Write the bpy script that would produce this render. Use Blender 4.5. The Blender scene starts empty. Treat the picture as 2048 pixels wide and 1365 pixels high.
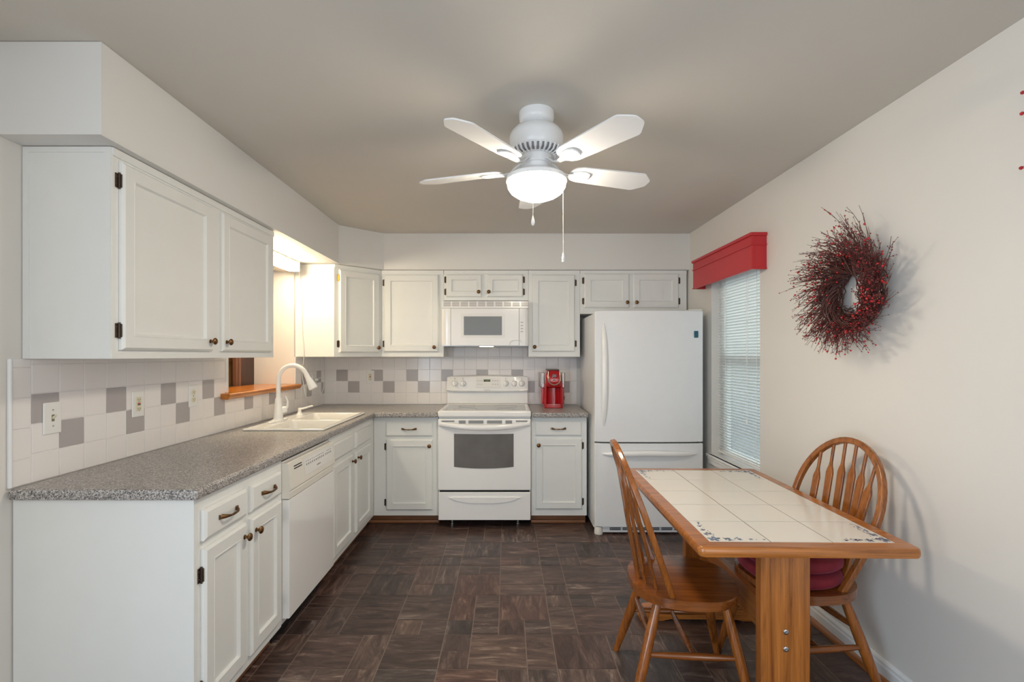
import bpy, bmesh, math, random
from math import pi, sin, cos, tan, sqrt, radians as R
from mathutils import Vector as V, Matrix as MX

sc = bpy.context.scene
COL = sc.collection

# ------------------------------------------------------------------ camera
cam_d = bpy.data.cameras.new('camera')
cam_d.sensor_width = 36.0
cam_d.lens = 975.0 / 2048.0 * 36.0
cam_d.shift_x = 10.0 / 2048.0
cam_d.shift_y = 28.5 / 2048.0
cam_d.clip_start = 0.05
cam = bpy.data.objects.new('camera', cam_d)
cam.location = (0, 0, 1.385)
cam.rotation_euler = (pi / 2, 0, 0)
COL.objects.link(cam)
sc.camera = cam

# ------------------------------------------------------------------ world, lights, exposure
w = bpy.data.worlds.new('daylight')
sc.world = w
w.use_nodes = True
bg = w.node_tree.nodes['Background']
bg.inputs[0].default_value = (0.80, 0.90, 1.0, 1)
bg.inputs[1].default_value = 0.38


def area(name, loc, rot, sx, sy, power, color):
    d = bpy.data.lights.new(name, 'AREA')
    d.shape = 'RECTANGLE'
    d.size, d.size_y = sx, sy
    d.energy = power
    d.color = color
    o = bpy.data.objects.new(name, d)
    o.location = loc
    o.rotation_euler = rot
    COL.objects.link(o)
    return o


# daylight from the glazed doors of the room behind the camera
area('rear_daylight', (-0.2, -4.3, 1.35), (R(90), 0, 0), 3.0, 2.1, 25, (0.84, 0.92, 1.0))
# added cool fill from the left behind the camera, lifts the right wall
area('side_fill', (-1.66, -1.3, 1.25), (0, R(-90), 0), 1.9, 1.8, 78, (0.70, 0.85, 1.0))
# added fill on the right behind the camera, brightens the left cabinets
area('right_fill', (1.58, -1.7, 1.3), (0, R(90), 0), 1.9, 1.6, 42, (1.0, 0.97, 0.92))
# daylight outside the window on the right wall
area('window_daylight', (3.1, 3.4, 3.0), (0, R(48), 0), 2.0, 2.0, 125, (0.90, 0.96, 1.0))

sc.view_settings.view_transform = 'Standard'
sc.view_settings.look = 'None'
sc.view_settings.exposure = 0.27
sc.view_settings.gamma = 1.0
sc.view_settings.use_curve_mapping = False
sc.cycles.use_denoising = True
sc.cycles.max_bounces = 8
sc.cycles.diffuse_bounces = 5
sc.cycles.glossy_bounces = 4
sc.cycles.sample_clamp_indirect = 6.0
sc.cycles.caustics_reflective = False
sc.cycles.caustics_refractive = False

FAN_GLOW = 70.0
SINK_GLOW = 41.0

# ------------------------------------------------------------------ materials
MATS = {}


def node_mat(name):
    m = bpy.data.materials.new(name)
    m.use_nodes = True
    nt = m.node_tree
    return m, nt, nt.nodes['Principled BSDF']


def N(nt, kind, **kw):
    n = nt.nodes.new(kind)
    for k, v in kw.items():
        if k in n.inputs:
            n.inputs[k].default_value = v
        else:
            setattr(n, k, v)
    return n


def ramp(nt, stops):
    n = nt.nodes.new('ShaderNodeValToRGB')
    e = n.color_ramp.elements
    while len(e) < len(stops):
        e.new(0.5)
    for i, (p, c) in enumerate(stops):
        e[i].position = p
        e[i].color = (*c, 1)
    return n


def plain(name, c, rough=0.4, metal=0.0, vary=0.04, scale=14, bump=0.0, bscale=300, coat=0.0, spec=0.5, trans=0.0):
    """painted / plastic / metal surface with a faint procedural mottling"""
    m, nt, p = node_mat(name)
    tc = N(nt, 'ShaderNodeTexCoord')
    nz = N(nt, 'ShaderNodeTexNoise', Scale=scale, Detail=3.0)
    nt.links.new(tc.outputs['Object'], nz.inputs['Vector'])
    r = ramp(nt, [(0.25, tuple(x * (1 - vary) for x in c)), (0.75, tuple(min(1, x * (1 + vary)) for x in c))])
    nt.links.new(nz.outputs[0], r.inputs[0])
    nt.links.new(r.outputs[0], p.inputs['Base Color'])
    p.inputs['Roughness'].default_value = rough
    p.inputs['Metallic'].default_value = metal
    p.inputs['Specular IOR Level'].default_value = spec
    p.inputs['Coat Weight'].default_value = coat
    p.inputs['Transmission Weight'].default_value = trans
    if bump:
        n2 = N(nt, 'ShaderNodeTexNoise', Scale=bscale, Detail=2.0)
        nt.links.new(tc.outputs['Object'], n2.inputs['Vector'])
        b = N(nt, 'ShaderNodeBump', Strength=bump, Distance=0.002)
        nt.links.new(n2.outputs[0], b.inputs['Height'])
        nt.links.new(b.outputs[0], p.inputs['Normal'])
    return m


def oak(name, axis, dark=(0.20, 0.058, 0.010), light=(0.52, 0.185, 0.038), rough=0.28):
    m, nt, p = node_mat(name)
    tc = N(nt, 'ShaderNodeTexCoord')
    mp = N(nt, 'ShaderNodeMapping')
    s = [34, 34, 34]
    s[axis] = 2.2
    mp.inputs['Scale'].default_value = s
    nt.links.new(tc.outputs['Object'], mp.inputs[0])
    nz = N(nt, 'ShaderNodeTexNoise', Scale=1.0, Detail=5.0, Roughness=0.65, Distortion=0.6)
    nt.links.new(mp.outputs[0], nz.inputs['Vector'])
    mp2 = N(nt, 'ShaderNodeMapping')
    s2 = [190, 190, 190]
    s2[axis] = 5
    mp2.inputs['Scale'].default_value = s2
    nt.links.new(tc.outputs['Object'], mp2.inputs[0])
    nz2 = N(nt, 'ShaderNodeTexNoise', Scale=1.0, Detail=2.0)
    nt.links.new(mp2.outputs[0], nz2.inputs['Vector'])
    mx = N(nt, 'ShaderNodeMath', operation='MULTIPLY_ADD')
    nt.links.new(nz2.outputs[0], mx.inputs[0])
    mx.inputs[1].default_value = 0.45
    nt.links.new(nz.outputs[0], mx.inputs[2])
    r = ramp(nt, [(0.50, dark), (0.70, tuple((a + b) / 2 for a, b in zip(dark, light))), (0.95, light)])
    nt.links.new(mx.outputs[0], r.inputs[0])
    nt.links.new(r.outputs[0], p.inputs['Base Color'])
    p.inputs['Roughness'].default_value = rough
    p.inputs['Coat Weight'].default_value = 0.3
    p.inputs['Coat Roughness'].default_value = 0.18
    b = N(nt, 'ShaderNodeBump', Strength=0.12, Distance=0.001)
    nt.links.new(mx.outputs[0], b.inputs['Height'])
    nt.links.new(b.outputs[0], p.inputs['Normal'])
    return m


def speckle(name):
    m, nt, p = node_mat(name)
    tc = N(nt, 'ShaderNodeTexCoord')
    v = N(nt, 'ShaderNodeTexVoronoi', Scale=290.0)
    nt.links.new(tc.outputs['Object'], v.inputs['Vector'])
    sep = N(nt, 'ShaderNodeSeparateColor')
    nt.links.new(v.outputs['Color'], sep.inputs[0])
    r = ramp(nt, [(0.0, (0.045, 0.044, 0.048)), (0.22, (0.16, 0.152, 0.155)), (0.42, (0.30, 0.285, 0.275)),
                  (0.68, (0.42, 0.385, 0.35)), (0.88, (0.50, 0.48, 0.47)), (1.0, (0.68, 0.67, 0.66))])
    nt.links.new(sep.outputs[0], r.inputs[0])
    nt.links.new(r.outputs[0], p.inputs['Base Color'])
    p.inputs['Roughness'].default_value = 0.30
    return m


def glow(name, c, s):
    m, nt, p = node_mat(name)
    p.inputs['Base Color'].default_value = (0.9, 0.9, 0.88, 1)
    p.inputs['Emission Color'].default_value = (*c, 1)
    p.inputs['Emission Strength'].default_value = s
    return m


def glass(name, c=(1, 1, 1), alpha=0.12, rough=0.02):
    m, nt, p = node_mat(name)
    out = nt.nodes['Material Output']
    tr = N(nt, 'ShaderNodeBsdfTransparent')
    tr.inputs[0].default_value = (*c, 1)
    gl = N(nt, 'ShaderNodeBsdfGlossy', Roughness=rough)
    mx = N(nt, 'ShaderNodeMixShader')
    mx.inputs[0].default_value = alpha
    nt.links.new(tr.outputs[0], mx.inputs[1])
    nt.links.new(gl.outputs[0], mx.inputs[2])
    nt.links.new(mx.outputs[0], out.inputs[0])
    return m


def floor_mat():
    m, nt, p = node_mat('slate_vinyl')
    tc = N(nt, 'ShaderNodeTexCoord')
    rnd = N(nt, 'ShaderNodeAttribute', attribute_name='tone')
    dr = N(nt, 'ShaderNodeAttribute', attribute_name='grain')
    off = N(nt, 'ShaderNodeVectorMath', operation='MULTIPLY_ADD')
    cmb = N(nt, 'ShaderNodeCombineXYZ')
    for i in range(3):
        nt.links.new(rnd.outputs['Fac'], cmb.inputs[i])
    nt.links.new(cmb.outputs[0], off.inputs[0])
    off.inputs[1].default_value = (37, 53, 91)
    nt.links.new(tc.outputs['Object'], off.inputs[2])
    outs = []
    for s in ((5, 24, 5), (24, 5, 5)):
        mp = N(nt, 'ShaderNodeMapping')
        mp.inputs['Scale'].default_value = s
        mp.inputs['Rotation'].default_value = (0, 0, 0.3)
        nt.links.new(off.outputs[0], mp.inputs[0])
        nz = N(nt, 'ShaderNodeTexNoise', Scale=1.0, Detail=9.0, Roughness=0.72, Distortion=0.9)
        nt.links.new(mp.outputs[0], nz.inputs['Vector'])
        outs.append(nz)
    mix = N(nt, 'ShaderNodeMix')
    nt.links.new(dr.outputs['Fac'], mix.inputs[0])
    nt.links.new(outs[0].outputs[0], mix.inputs[2])
    nt.links.new(outs[1].outputs[0], mix.inputs[3])
    r = ramp(nt, [(0.32, (0.034, 0.022, 0.019)), (0.455, (0.066, 0.043, 0.037)), (0.54, (0.098, 0.064, 0.054)),
                  (0.61, (0.150, 0.110, 0.092)), (0.71, (0.36, 0.30, 0.26))])
    nt.links.new(mix.outputs[0], r.inputs[0])
    tone = ramp(nt, [(0.0, (0.60, 0.66, 0.72)), (0.25, (0.95, 0.78, 0.74)), (0.45, (0.80, 0.82, 0.84)), (0.6, (1.14, 0.92, 0.85)), (0.8, (0.98, 0.98, 0.98)), (1.0, (1.32, 1.24, 1.16))])
    nt.links.new(rnd.outputs['Fac'], tone.inputs[0])
    mul = N(nt, 'ShaderNodeMix', data_type='RGBA', blend_type='MULTIPLY')
    mul.inputs[0].default_value = 1.0
    nt.links.new(r.outputs[0], mul.inputs[6])
    nt.links.new(tone.outputs[0], mul.inputs[7])
    nt.links.new(mul.outputs[2], p.inputs['Base Color'])
    p.inputs['Roughness'].default_value = 0.36
    b = N(nt, 'ShaderNodeBump', Strength=0.25, Distance=0.003)
    nt.links.new(mix.outputs[0], b.inputs['Height'])
    nt.links.new(b.outputs[0], p.inputs['Normal'])
    return m


def slat_mat():
    m, nt, p = node_mat('blind_vinyl')
    out = nt.nodes['Material Output']
    p.inputs['Base Color'].default_value = (0.82, 0.84, 0.83, 1)
    p.inputs['Roughness'].default_value = 0.35
    t = N(nt, 'ShaderNodeBsdfTranslucent')
    t.inputs[0].default_value = (0.80, 0.85, 0.85, 1)
    mx = N(nt, 'ShaderNodeMixShader')
    mx.inputs[0].default_value = 0.16
    nt.links.new(p.outputs[0], mx.inputs[1])
    nt.links.new(t.outputs[0], mx.inputs[2])
    nt.links.new(mx.outputs[0], out.inputs[0])
    return m


WALL = plain('wall_paint', (0.74, 0.715, 0.675), 0.6, vary=0.015, scale=3, bump=0.05, bscale=220)
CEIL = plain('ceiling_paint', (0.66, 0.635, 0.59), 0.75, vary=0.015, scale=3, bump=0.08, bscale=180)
SOFF = plain('soffit_paint', (0.76, 0.76, 0.745), 0.55, vary=0.01, scale=3, bump=0.04, bscale=220)
CAB = plain('cabinet_paint', (0.80, 0.815, 0.80), 0.36, vary=0.012, scale=9, bump=0.05, bscale=120)
TRIM = plain('trim_paint', (0.82, 0.83, 0.83), 0.32, vary=0.01)
APPL = plain('appliance_enamel', (0.90, 0.90, 0.89), 0.16, vary=0.006, coat=0.3)
APPT = plain('appliance_enamel_textured', (0.83, 0.845, 0.86), 0.28, vary=0.01, bump=0.04, bscale=500)
BISQ = plain('cream_plastic', (0.80, 0.775, 0.71), 0.3, vary=0.01)
WPLA = plain('white_plastic', (0.84, 0.84, 0.82), 0.22, vary=0.005)
IVOR = plain('ivory_plastic', (0.74, 0.70, 0.54), 0.3, vary=0.01)
BRNZ = plain('antique_bronze', (0.20, 0.105, 0.045), 0.32, metal=0.9, vary=0.15, scale=60)
HING = plain('hinge_bronze', (0.085, 0.062, 0.045), 0.42, metal=0.8, vary=0.15, scale=60)
BRAS = plain('brass', (0.75, 0.52, 0.16), 0.25, metal=1.0, vary=0.05)
STEEL = plain('steel', (0.50, 0.50, 0.50), 0.28, metal=1.0, vary=0.05)
DARK = plain('dark_gap', (0.015, 0.015, 0.015), 0.6)
SLOT = plain('vent_shadow_grey', (0.10, 0.09, 0.08), 0.6)
GREYL = plain('printed_light_grey', (0.52, 0.48, 0.44), 0.5)
GREYP = plain('printed_grey', (0.30, 0.29, 0.29), 0.5)
TILEW = plain('tile_white', (0.86, 0.83, 0.815), 0.14, vary=0.012, scale=6)
TILEG = plain('tile_grey', (0.45, 0.42, 0.42), 0.18, vary=0.02, scale=6)
GROUT = plain('grout', (0.82, 0.80, 0.79), 0.8)
CNTR = speckle('laminate_speckle')
PORC = plain('sink_porcelain', (0.83, 0.815, 0.77), 0.12, vary=0.006, coat=0.4)
OAKX, OAKY, OAKZ = (oak('oak_grain_%s' % 'xyz'[i], i) for i in range(3))
CHX = oak('chair_oak', 2, (0.14, 0.040, 0.007), (0.37, 0.118, 0.020), 0.22)
CHS = oak('chair_seat_oak', 0, (0.13, 0.038, 0.008), (0.28, 0.085, 0.017), 0.18)
SILLW = oak('sill_wood', 1, (0.36, 0.098, 0.006), (0.56, 0.195, 0.014), 0.25)
KICKW = oak('kick_wood', 0, (0.16, 0.065, 0.025), (0.30, 0.13, 0.055), 0.4)
DOORW = oak('door_dark_wood', 2, (0.016, 0.0035, 0.0025), (0.042, 0.009, 0.005), 0.5)
CASW = oak('door_casing_wood', 2, (0.11, 0.042, 0.022), (0.17, 0.075, 0.042), 0.45)
PANW = oak('door_panel_wood', 2, (0.45, 0.24, 0.08), (0.62, 0.36, 0.15), 0.35)
REDP = plain('red_paint', (0.52, 0.022, 0.030), 0.38, vary=0.03, scale=8)
REDG = plain('red_gloss', (0.42, 0.005, 0.010), 0.14, vary=0.02, coat=0.5)
REDF = plain('red_velvet', (0.19, 0.006, 0.016), 0.75, vary=0.25, scale=25, bump=0.2, bscale=200)
REDF.node_tree.nodes['Principled BSDF'].inputs['Sheen Weight'].default_value = 0.25
REDF.node_tree.nodes['Principled BSDF'].inputs['Sheen Tint'].default_value = (0.9, 0.25, 0.4, 1)
TWIG = plain('twig', (0.085, 0.028, 0.024), 0.6, vary=0.5, scale=30)
BERR = plain('berry', (0.56, 0.020, 0.024), 0.3, vary=0.3, scale=40)
BUD = plain('twig_bud', (0.20, 0.028, 0.026), 0.55, vary=0.4, scale=40)
OVENG = plain('oven_glass', (0.145, 0.135, 0.125), 0.08, vary=0.15, scale=6, coat=0.5)
COOKG = plain('cooktop_glass', (0.20, 0.20, 0.20), 0.10, vary=0.08, scale=120)
MWG = plain('microwave_glass', (0.20, 0.215, 0.225), 0.16, vary=0.05, scale=400)
LCD = plain('lcd_green', (0.05, 0.055, 0.008), 0.2)
LCDT = plain('lcd_digits', (0.30, 0.34, 0.06), 0.3)
TEAL = plain('teal_plastic', (0.012, 0.115, 0.165), 0.3, vary=0.25, scale=90)
SILV = plain('silver_plastic', (0.55, 0.52, 0.45), 0.25, metal=0.6, vary=0.03)
BLKP = plain('black_plastic', (0.012, 0.012, 0.012), 0.35)
DECOR = plain('tile_blue_print', (0.20, 0.24, 0.33), 0.25, vary=0.35, scale=90)
TTILE = plain('table_tile', (0.76, 0.72, 0.66), 0.15, vary=0.008, scale=4)
TGROUT = plain('table_grout', (0.16, 0.13, 0.10), 0.7)
SLAT = slat_mat()
GLASSM = glass('window_glass', (0.96, 1, 0.99), 0.10)
TANK = glass('tank_plastic', (0.80, 0.78, 0.76), 0.16, 0.08)
GLOBE = glow('globe_glass', (1.0, 0.872, 0.695), FAN_GLOW)
LENS = glow('fluorescent_lens', (1.0, 0.84, 0.58), SINK_GLOW)
HOODL = glow('cooktop_lamp_lens', (1.0, 0.75, 0.45), 4.0)
FLOORM = floor_mat()
FGROUT = plain('floor_joint', (0.21, 0.155, 0.13), 0.55, vary=0.1)


# ------------------------------------------------------------------ mesh building
class B:
    def __init__(s):
        s.bm = bmesh.new()
        s.M = MX.Identity(4)

    def vs(s, pts):
        return [s.bm.verts.new(s.M @ V(p)) for p in pts]

    def face(s, pts):
        return s.bm.faces.new(s.vs(pts))

    def box(s, x0, x1, y0, y1, z0, z1, bev=0.0, seg=2):
        T = MX.Translation(((x0 + x1) / 2, (y0 + y1) / 2, (z0 + z1) / 2)) @ MX.Diagonal((abs(x1 - x0), abs(y1 - y0), abs(z1 - z0), 1))
        r = bmesh.ops.create_cube(s.bm, size=1.0, matrix=s.M @ T)
        if bev > 0:
            es = list({e for v in r['verts'] for e in v.link_edges})
            bmesh.ops.bevel(s.bm, geom=es, offset=bev, segments=seg, profile=0.5, affect='EDGES', clamp_overlap=True)
        return s

    def rings(s, rings, cap0=True, cap1=True, closed=True):
        rv = [s.vs(r) for r in rings]
        n = len(rv[0])
        for a, b in zip(rv, rv[1:]):
            for i in range(n if closed else n - 1):
                j = (i + 1) % n
                try:
                    s.bm.faces.new((a[i], a[j], b[j], b[i]))
                except ValueError:
                    pass
        if cap0:
            s.bm.faces.new(rv[0][::-1])
        if cap1:
            s.bm.faces.new(rv[-1])
        return s

    def tube(s, pts, rad, n=10, side=None, caps=True):
        pts = [V(p) for p in pts]
        m = len(pts)
        if not isinstance(rad, (list, tuple)):
            rad = [rad] * m
        rad = [r if isinstance(r, (list, tuple)) else (r, r) for r in rad]
        rings, prev = [], None
        for i in range(m):
            t = (pts[min(i + 1, m - 1)] - pts[max(i - 1, 0)]).normalized()
            if side is not None:
                a = V(side) - t * V(side).dot(t)
            elif prev is None:
                h = V((0, 0, 1)) if abs(t.z) < 0.9 else V((1, 0, 0))
                a = h - t * h.dot(t)
            else:
                a = prev - t * prev.dot(t)
            a.normalize()
            prev = a
            b = t.cross(a)
            rings.append([pts[i] + a * (rad[i][0] * cos(2 * pi * k / n)) + b * (rad[i][1] * sin(2 * pi * k / n)) for k in range(n)])
        return s.rings(rings, caps, caps)

    def lathe(s, prof, c=(0, 0, 0), n=28, axis='Z', cap0=True, cap1=True):
        rings = []
        for r, h in prof:
            ring = []
            for k in range(n):
                a = 2 * pi * k / n
                x, y = max(r, 1e-4) * cos(a), max(r, 1e-4) * sin(a)
                if axis == 'Z':
                    p = (c[0] + x, c[1] + y, c[2] + h)
                elif axis == 'Y':
                    p = (c[0] + x, c[1] + h, c[2] + y)
                else:
                    p = (c[0] + h, c[1] + x, c[2] + y)
                ring.append(p)
            rings.append(ring)
        return s.rings(rings, cap0, cap1)

    def prism(s, poly, z0, z1, bev=0.0, seg=2):
        """xy polygon extruded in z"""
        n0 = len(s.bm.verts)
        lo = s.vs([(x, y, z0) for x, y in poly])
        hi = s.vs([(x, y, z1) for x, y in poly])
        n = len(poly)
        es = []
        f0 = s.bm.faces.new(lo[::-1])
        f1 = s.bm.faces.new(hi)
        for i in range(n):
            s.bm.faces.new((lo[i], lo[(i + 1) % n], hi[(i + 1) % n], hi[i]))
        if bev > 0:
            bmesh.ops.bevel(s.bm, geom=list(f0.edges) + list(f1.edges), offset=bev, segments=seg, profile=0.5, affect='EDGES', clamp_overlap=True)
        return s

    def ball(s, c, r, sub=2, sc=(1, 1, 1)):
        bmesh.ops.create_icosphere(s.bm, subdivisions=sub, radius=r, matrix=s.M @ MX.Translation(c) @ MX.Diagonal((*sc, 1)))
        return s

    def cells(s, xs, ys, fill, z0, z1):
        """solid plate made of the grid cells for which fill(i, j) holds"""
        vt = {}

        def g(i, j, k):
            if (i, j, k) not in vt:
                vt[(i, j, k)] = s.bm.verts.new(s.M @ V((xs[i], ys[j], (z0, z1)[k])))
            return vt[(i, j, k)]
        nx, ny = len(xs) - 1, len(ys) - 1
        ok = lambda i, j: 0 <= i < nx and 0 <= j < ny and fill(i, j)
        for i in range(nx):
            for j in range(ny):
                if not ok(i, j):
                    continue
                s.bm.faces.new((g(i, j, 1), g(i + 1, j, 1), g(i + 1, j + 1, 1), g(i, j + 1, 1)))
                s.bm.faces.new((g(i, j + 1, 0), g(i + 1, j + 1, 0), g(i + 1, j, 0), g(i, j, 0)))
                if not ok(i - 1, j):
                    s.bm.faces.new((g(i, j, 0), g(i, j, 1), g(i, j + 1, 1), g(i, j + 1, 0)))
                if not ok(i + 1, j):
                    s.bm.faces.new((g(i + 1, j + 1, 0), g(i + 1, j + 1, 1), g(i + 1, j, 1), g(i + 1, j, 0)))
                if not ok(i, j - 1):
                    s.bm.faces.new((g(i + 1, j, 0), g(i + 1, j, 1), g(i, j, 1), g(i, j, 0)))
                if not ok(i, j + 1):
                    s.bm.faces.new((g(i, j + 1, 0), g(i, j + 1, 1), g(i + 1, j + 1, 1), g(i + 1, j + 1, 0)))
        return s


def obj(name, b, mat, parent=None, smooth=35, loc=None, rz=0.0, fix=True):
    me = bpy.data.meshes.new(name)
    if fix:
        bmesh.ops.recalc_face_normals(b.bm, faces=b.bm.faces)
    b.bm.to_mesh(me)
    b.bm.free()
    for m in (mat if isinstance(mat, (list, tuple)) else [mat]):
        me.materials.append(m)
    if smooth:
        me.polygons.foreach_set('use_smooth', [True] * len(me.polygons))
        me.set_sharp_from_angle(angle=R(smooth))
    o = bpy.data.objects.new(name, me)
    if smooth and len(me.polygons) < 9000:
        wn = o.modifiers.new('face_normals', 'WEIGHTED_NORMAL')
        wn.keep_sharp = True
        wn.weight = 100
    COL.objects.link(o)
    if parent is not None:
        o.parent = parent
    if loc is not None:
        o.location = loc
    if rz:
        o.rotation_euler = (0, 0, rz)
    return o


def tag(o, label, cat, group=None):
    o['label'] = label
    o['category'] = cat
    if group:
        o['group'] = group
    return o


def thing(name, label, cat, loc=(0, 0, 0), rz=0.0, group=None):
    o = bpy.data.objects.new(name, None)
    o.empty_display_size = 0.1
    COL.objects.link(o)
    o.location = loc
    o.rotation_euler = (0, 0, rz)
    return tag(o, label, cat, group)


def struct(name, b, mat, parent=None, smooth=35, **kw):
    o = obj(name, b, mat, parent, smooth, **kw)
    if parent is None:
        o['kind'] = 'structure'
    return o


def bevel_mod(o, width, seg=3, angle=40):
    m = o.modifiers.new('edge_round', 'BEVEL')
    m.width, m.segments, m.limit_method, m.angle_limit = width, seg, 'ANGLE', R(angle)
    m.harden_normals = False
    if len(o.modifiers) > 1:
        o.modifiers.move(len(o.modifiers) - 1, 0)
    return o


def rrect(x0, x1, y0, y1, r, n=5):
    out = []
    for cx, cy, a0 in ((x1 - r, y1 - r, 0), (x0 + r, y1 - r, 90), (x0 + r, y0 + r, 180), (x1 - r, y0 + r, 270)):
        for k in range(n + 1):
            a = R(a0 + 90 * k / n)
            out.append((cx + r * cos(a), cy + r * sin(a)))
    return out


# ------------------------------------------------------------------ room constants
XL = -1.715                      # left wall
YB = 4.567                       # back wall
ZC = 2.44                        # ceiling
CT = 0.925                       # countertop height
UB, UT = 1.372, 2.124            # wall cabinets bottom / top
SB = 2.126                       # soffit underside
TH = 0.01173                     # slight skew of the right wall
Y0 = -4.5


def xr(y):
    return 1.6314 - TH * y


# floor: printed slate tiles of mixed sizes
def build_floor():
    b = B()
    rnd = random.Random(11)
    u = 0.1325
    pats = [[(0, 0, 3, 3)],
            [(0, 0, 2, 2), (2, 0, 1, 1), (2, 1, 1, 1), (0, 2, 1, 1), (1, 2, 2, 1)],
            [(0, 0, 2, 2), (2, 0, 1, 2), (0, 2, 2, 1), (2, 2, 1, 1)],
            [(0, 0, 1, 2), (1, 0, 2, 2), (0, 2, 1, 1), (1, 2, 2, 1)],
            [(0, 0, 2, 2), (2, 0, 1, 1), (2, 1, 1, 1), (0, 2, 2, 1), (2, 2, 1, 1)]]
    tone, grain = [], []
    g = 0.0024
    oy = 2.414 - 0.3975 * 12
    for band in range(-7, 19):
        yb = oy + band * 3 * u
        offs = rnd.choice((0, 1, 2)) * u
        last = -1
        for k in range(-1, 10):
            xb = -1.90 + k * 3 * u - offs + 0.135
            while True:
                pi_ = rnd.choice((0, 1, 1, 2, 2, 3, 4, 4))
                if pi_ != last or pi_:
                    break
            last = pi_
            fx, fy, tr = rnd.random() < .5, rnd.random() < .5, rnd.random() < .5
            for (x, y, w_, h_) in pats[pi_]:
                if tr:
                    x, y, w_, h_ = y, x, h_, w_
                if fx:
                    x = 3 - x - w_
                if fy:
                    y = 3 - y - h_
                x0, x1 = max(xb + x * u + g, -1.79), min(xb + (x + w_) * u - g, 1.72)
                y0, y1 = max(yb + y * u + g, Y0), min(yb + (y + h_) * u - g, 4.62)
                if x1 - x0 < .004 or y1 - y0 < .004:
                    continue
                b.face([(x0, y0, 0), (x1, y0, 0), (x1, y1, 0), (x0, y1, 0)])
                tone.append(rnd.random())
                grain.append(1.0 if rnd.random() < .4 else 0.0)
    nt_ = len(tone)
    b.box(-1.79, 1.72, Y0, 4.62, -0.08, -0.0015)
    b.bm.faces.ensure_lookup_table()
    for i, f in enumerate(b.bm.faces):
        f.material_index = 0 if i < nt_ else 1
    o = struct('floor', b, [FLOORM, FGROUT], smooth=0)
    me = o.data
    for nm, vals in (('tone', tone), ('grain', grain)):
        at = me.attributes.new(nm, 'FLOAT', 'FACE')
        at.data.foreach_set('value', vals + [0.5] * (len(me.polygons) - nt_))
    return o


build_floor()
struct('ceiling', B().box(-1.85, 1.75, Y0, 4.7, ZC, ZC + 0.1), CEIL)
struct('wall_back', B().box(-2.25, 1.75, YB, YB + 0.12, 0, ZC), WALL)

# left wall with the pass-through opening (built flat in y/z, turned upright)
OY0, OY1, OZ0, OZ1 = 2.985, 3.925, 1.135, 2.055
b = B()
b.M = MX(((0, 0, 1, 0), (1, 0, 0, 0), (0, 1, 0, 0), (0, 0, 0, 1)))     # (a,b,c) -> x=c, y=a, z=b
b.cells([Y0, OY0, OY1, YB], [0, OZ0, OZ1, ZC], lambda i, j: not (i == 1 and j == 1), XL - 0.12, XL)
struct('wall_left', b, WALL)

# right wall with the window opening, skewed by TH
WY0, WY1, WZ0, WZ1 = 3.074, 3.783, 0.600, 2.03
b = B()
b.M = MX(((0, 0, 1, 0), (1, 0, 0, 0), (0, 1, 0, 0), (0, 0, 0, 1)))
b.cells([Y0, WY0, WY1, YB + 0.1], [0, WZ0, WZ1, ZC], lambda i, j: not (i == 1 and j == 1), 0, 0.14)
struct('wall_right', b, WALL, loc=(xr(0), 0, 0), rz=TH)

# soffit: left run, diagonal corner, back run
b = B()
b.prism([(XL, 1.635), (-1.361, 1.635), (-1.361, 3.941), (-1.0636, 4.215), (1.59, 4.215), (1.59, YB), (XL, YB)], SB, ZC - 0.001, 0.003, 2)
struct('soffit', b, SOFF)

# baseboard and stained shoe moulding on the right wall
prof = [(0, 0), (-0.014, 0), (-0.014, 0.062), (-0.010, 0.070), (-0.010, 0.080), (-0.005, 0.090), (0, 0.092)]
b = B()
b.rings([[(x, y, z) for x, z in prof] for y in (Y0, 4.5)])
struct('baseboard_right', b, TRIM, loc=(xr(0) - 0.0005, 0, 0), rz=TH, smooth=20)
b = B()
prof = [(-0.0145, 0.0), (-0.034, 0.0), (-0.033, 0.010), (-0.028, 0.019), (-0.0205, 0.024), (-0.0145, 0.025)]
b.rings([[(x, y, z) for x, z in prof] for y in (Y0, 4.5)])
struct('trim_1', b, OAKY, loc=(xr(0) - 0.0005, 0, 0), rz=TH, smooth=50)

# pass-through: side niche wall, sill, dark door and casing beyond
struct('wall_passage', B().box(-2.13, XL - 0.1201, 3.925, 4.05, 0, ZC), WALL)
b = B()
b.box(-2.070, -2.035, 3.712, 3.924, 0, 2.05, 0.002)
struct('door_1', b, DOORW)
b = B()
b.box(-2.052, -2.022, 3.640, 3.711, 0, 2.1, 0.006)
b.box(-2.040, -2.014, 3.665, 3.695, 0, 2.1, 0.008)
struct('trim_2', b, CASW)
b = B()
b.box(-2.16, -2.125, 3.10, 3.924, 0, 2.05)
for z0, z1 in ((0.9, 1.30), (1.335, 1.9)):
    b.box(-2.125, -2.112, 3.16, 3.90, z0, z1, 0.006)
struct('door_2', b, PANW)
struct('wall_beyond', B().box(-2.30, -2.17, 1.6, 4.5, 0, ZC), WALL)
b = B()
prof = [(-2.00, 1.122), (-1.690, 1.122), (-1.668, 1.118), (-1.660, 1.124), (-1.656, 1.134), (-1.650, 1.140), (-1.650, 1.150), (-1.655, 1.155), (-2.00, 1.155)]
b.rings([[(x, y, z) for x, z in prof] for y in (2.905, 3.921)])
sill = struct('trim_3', b, SILLW, smooth=25)


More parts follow.
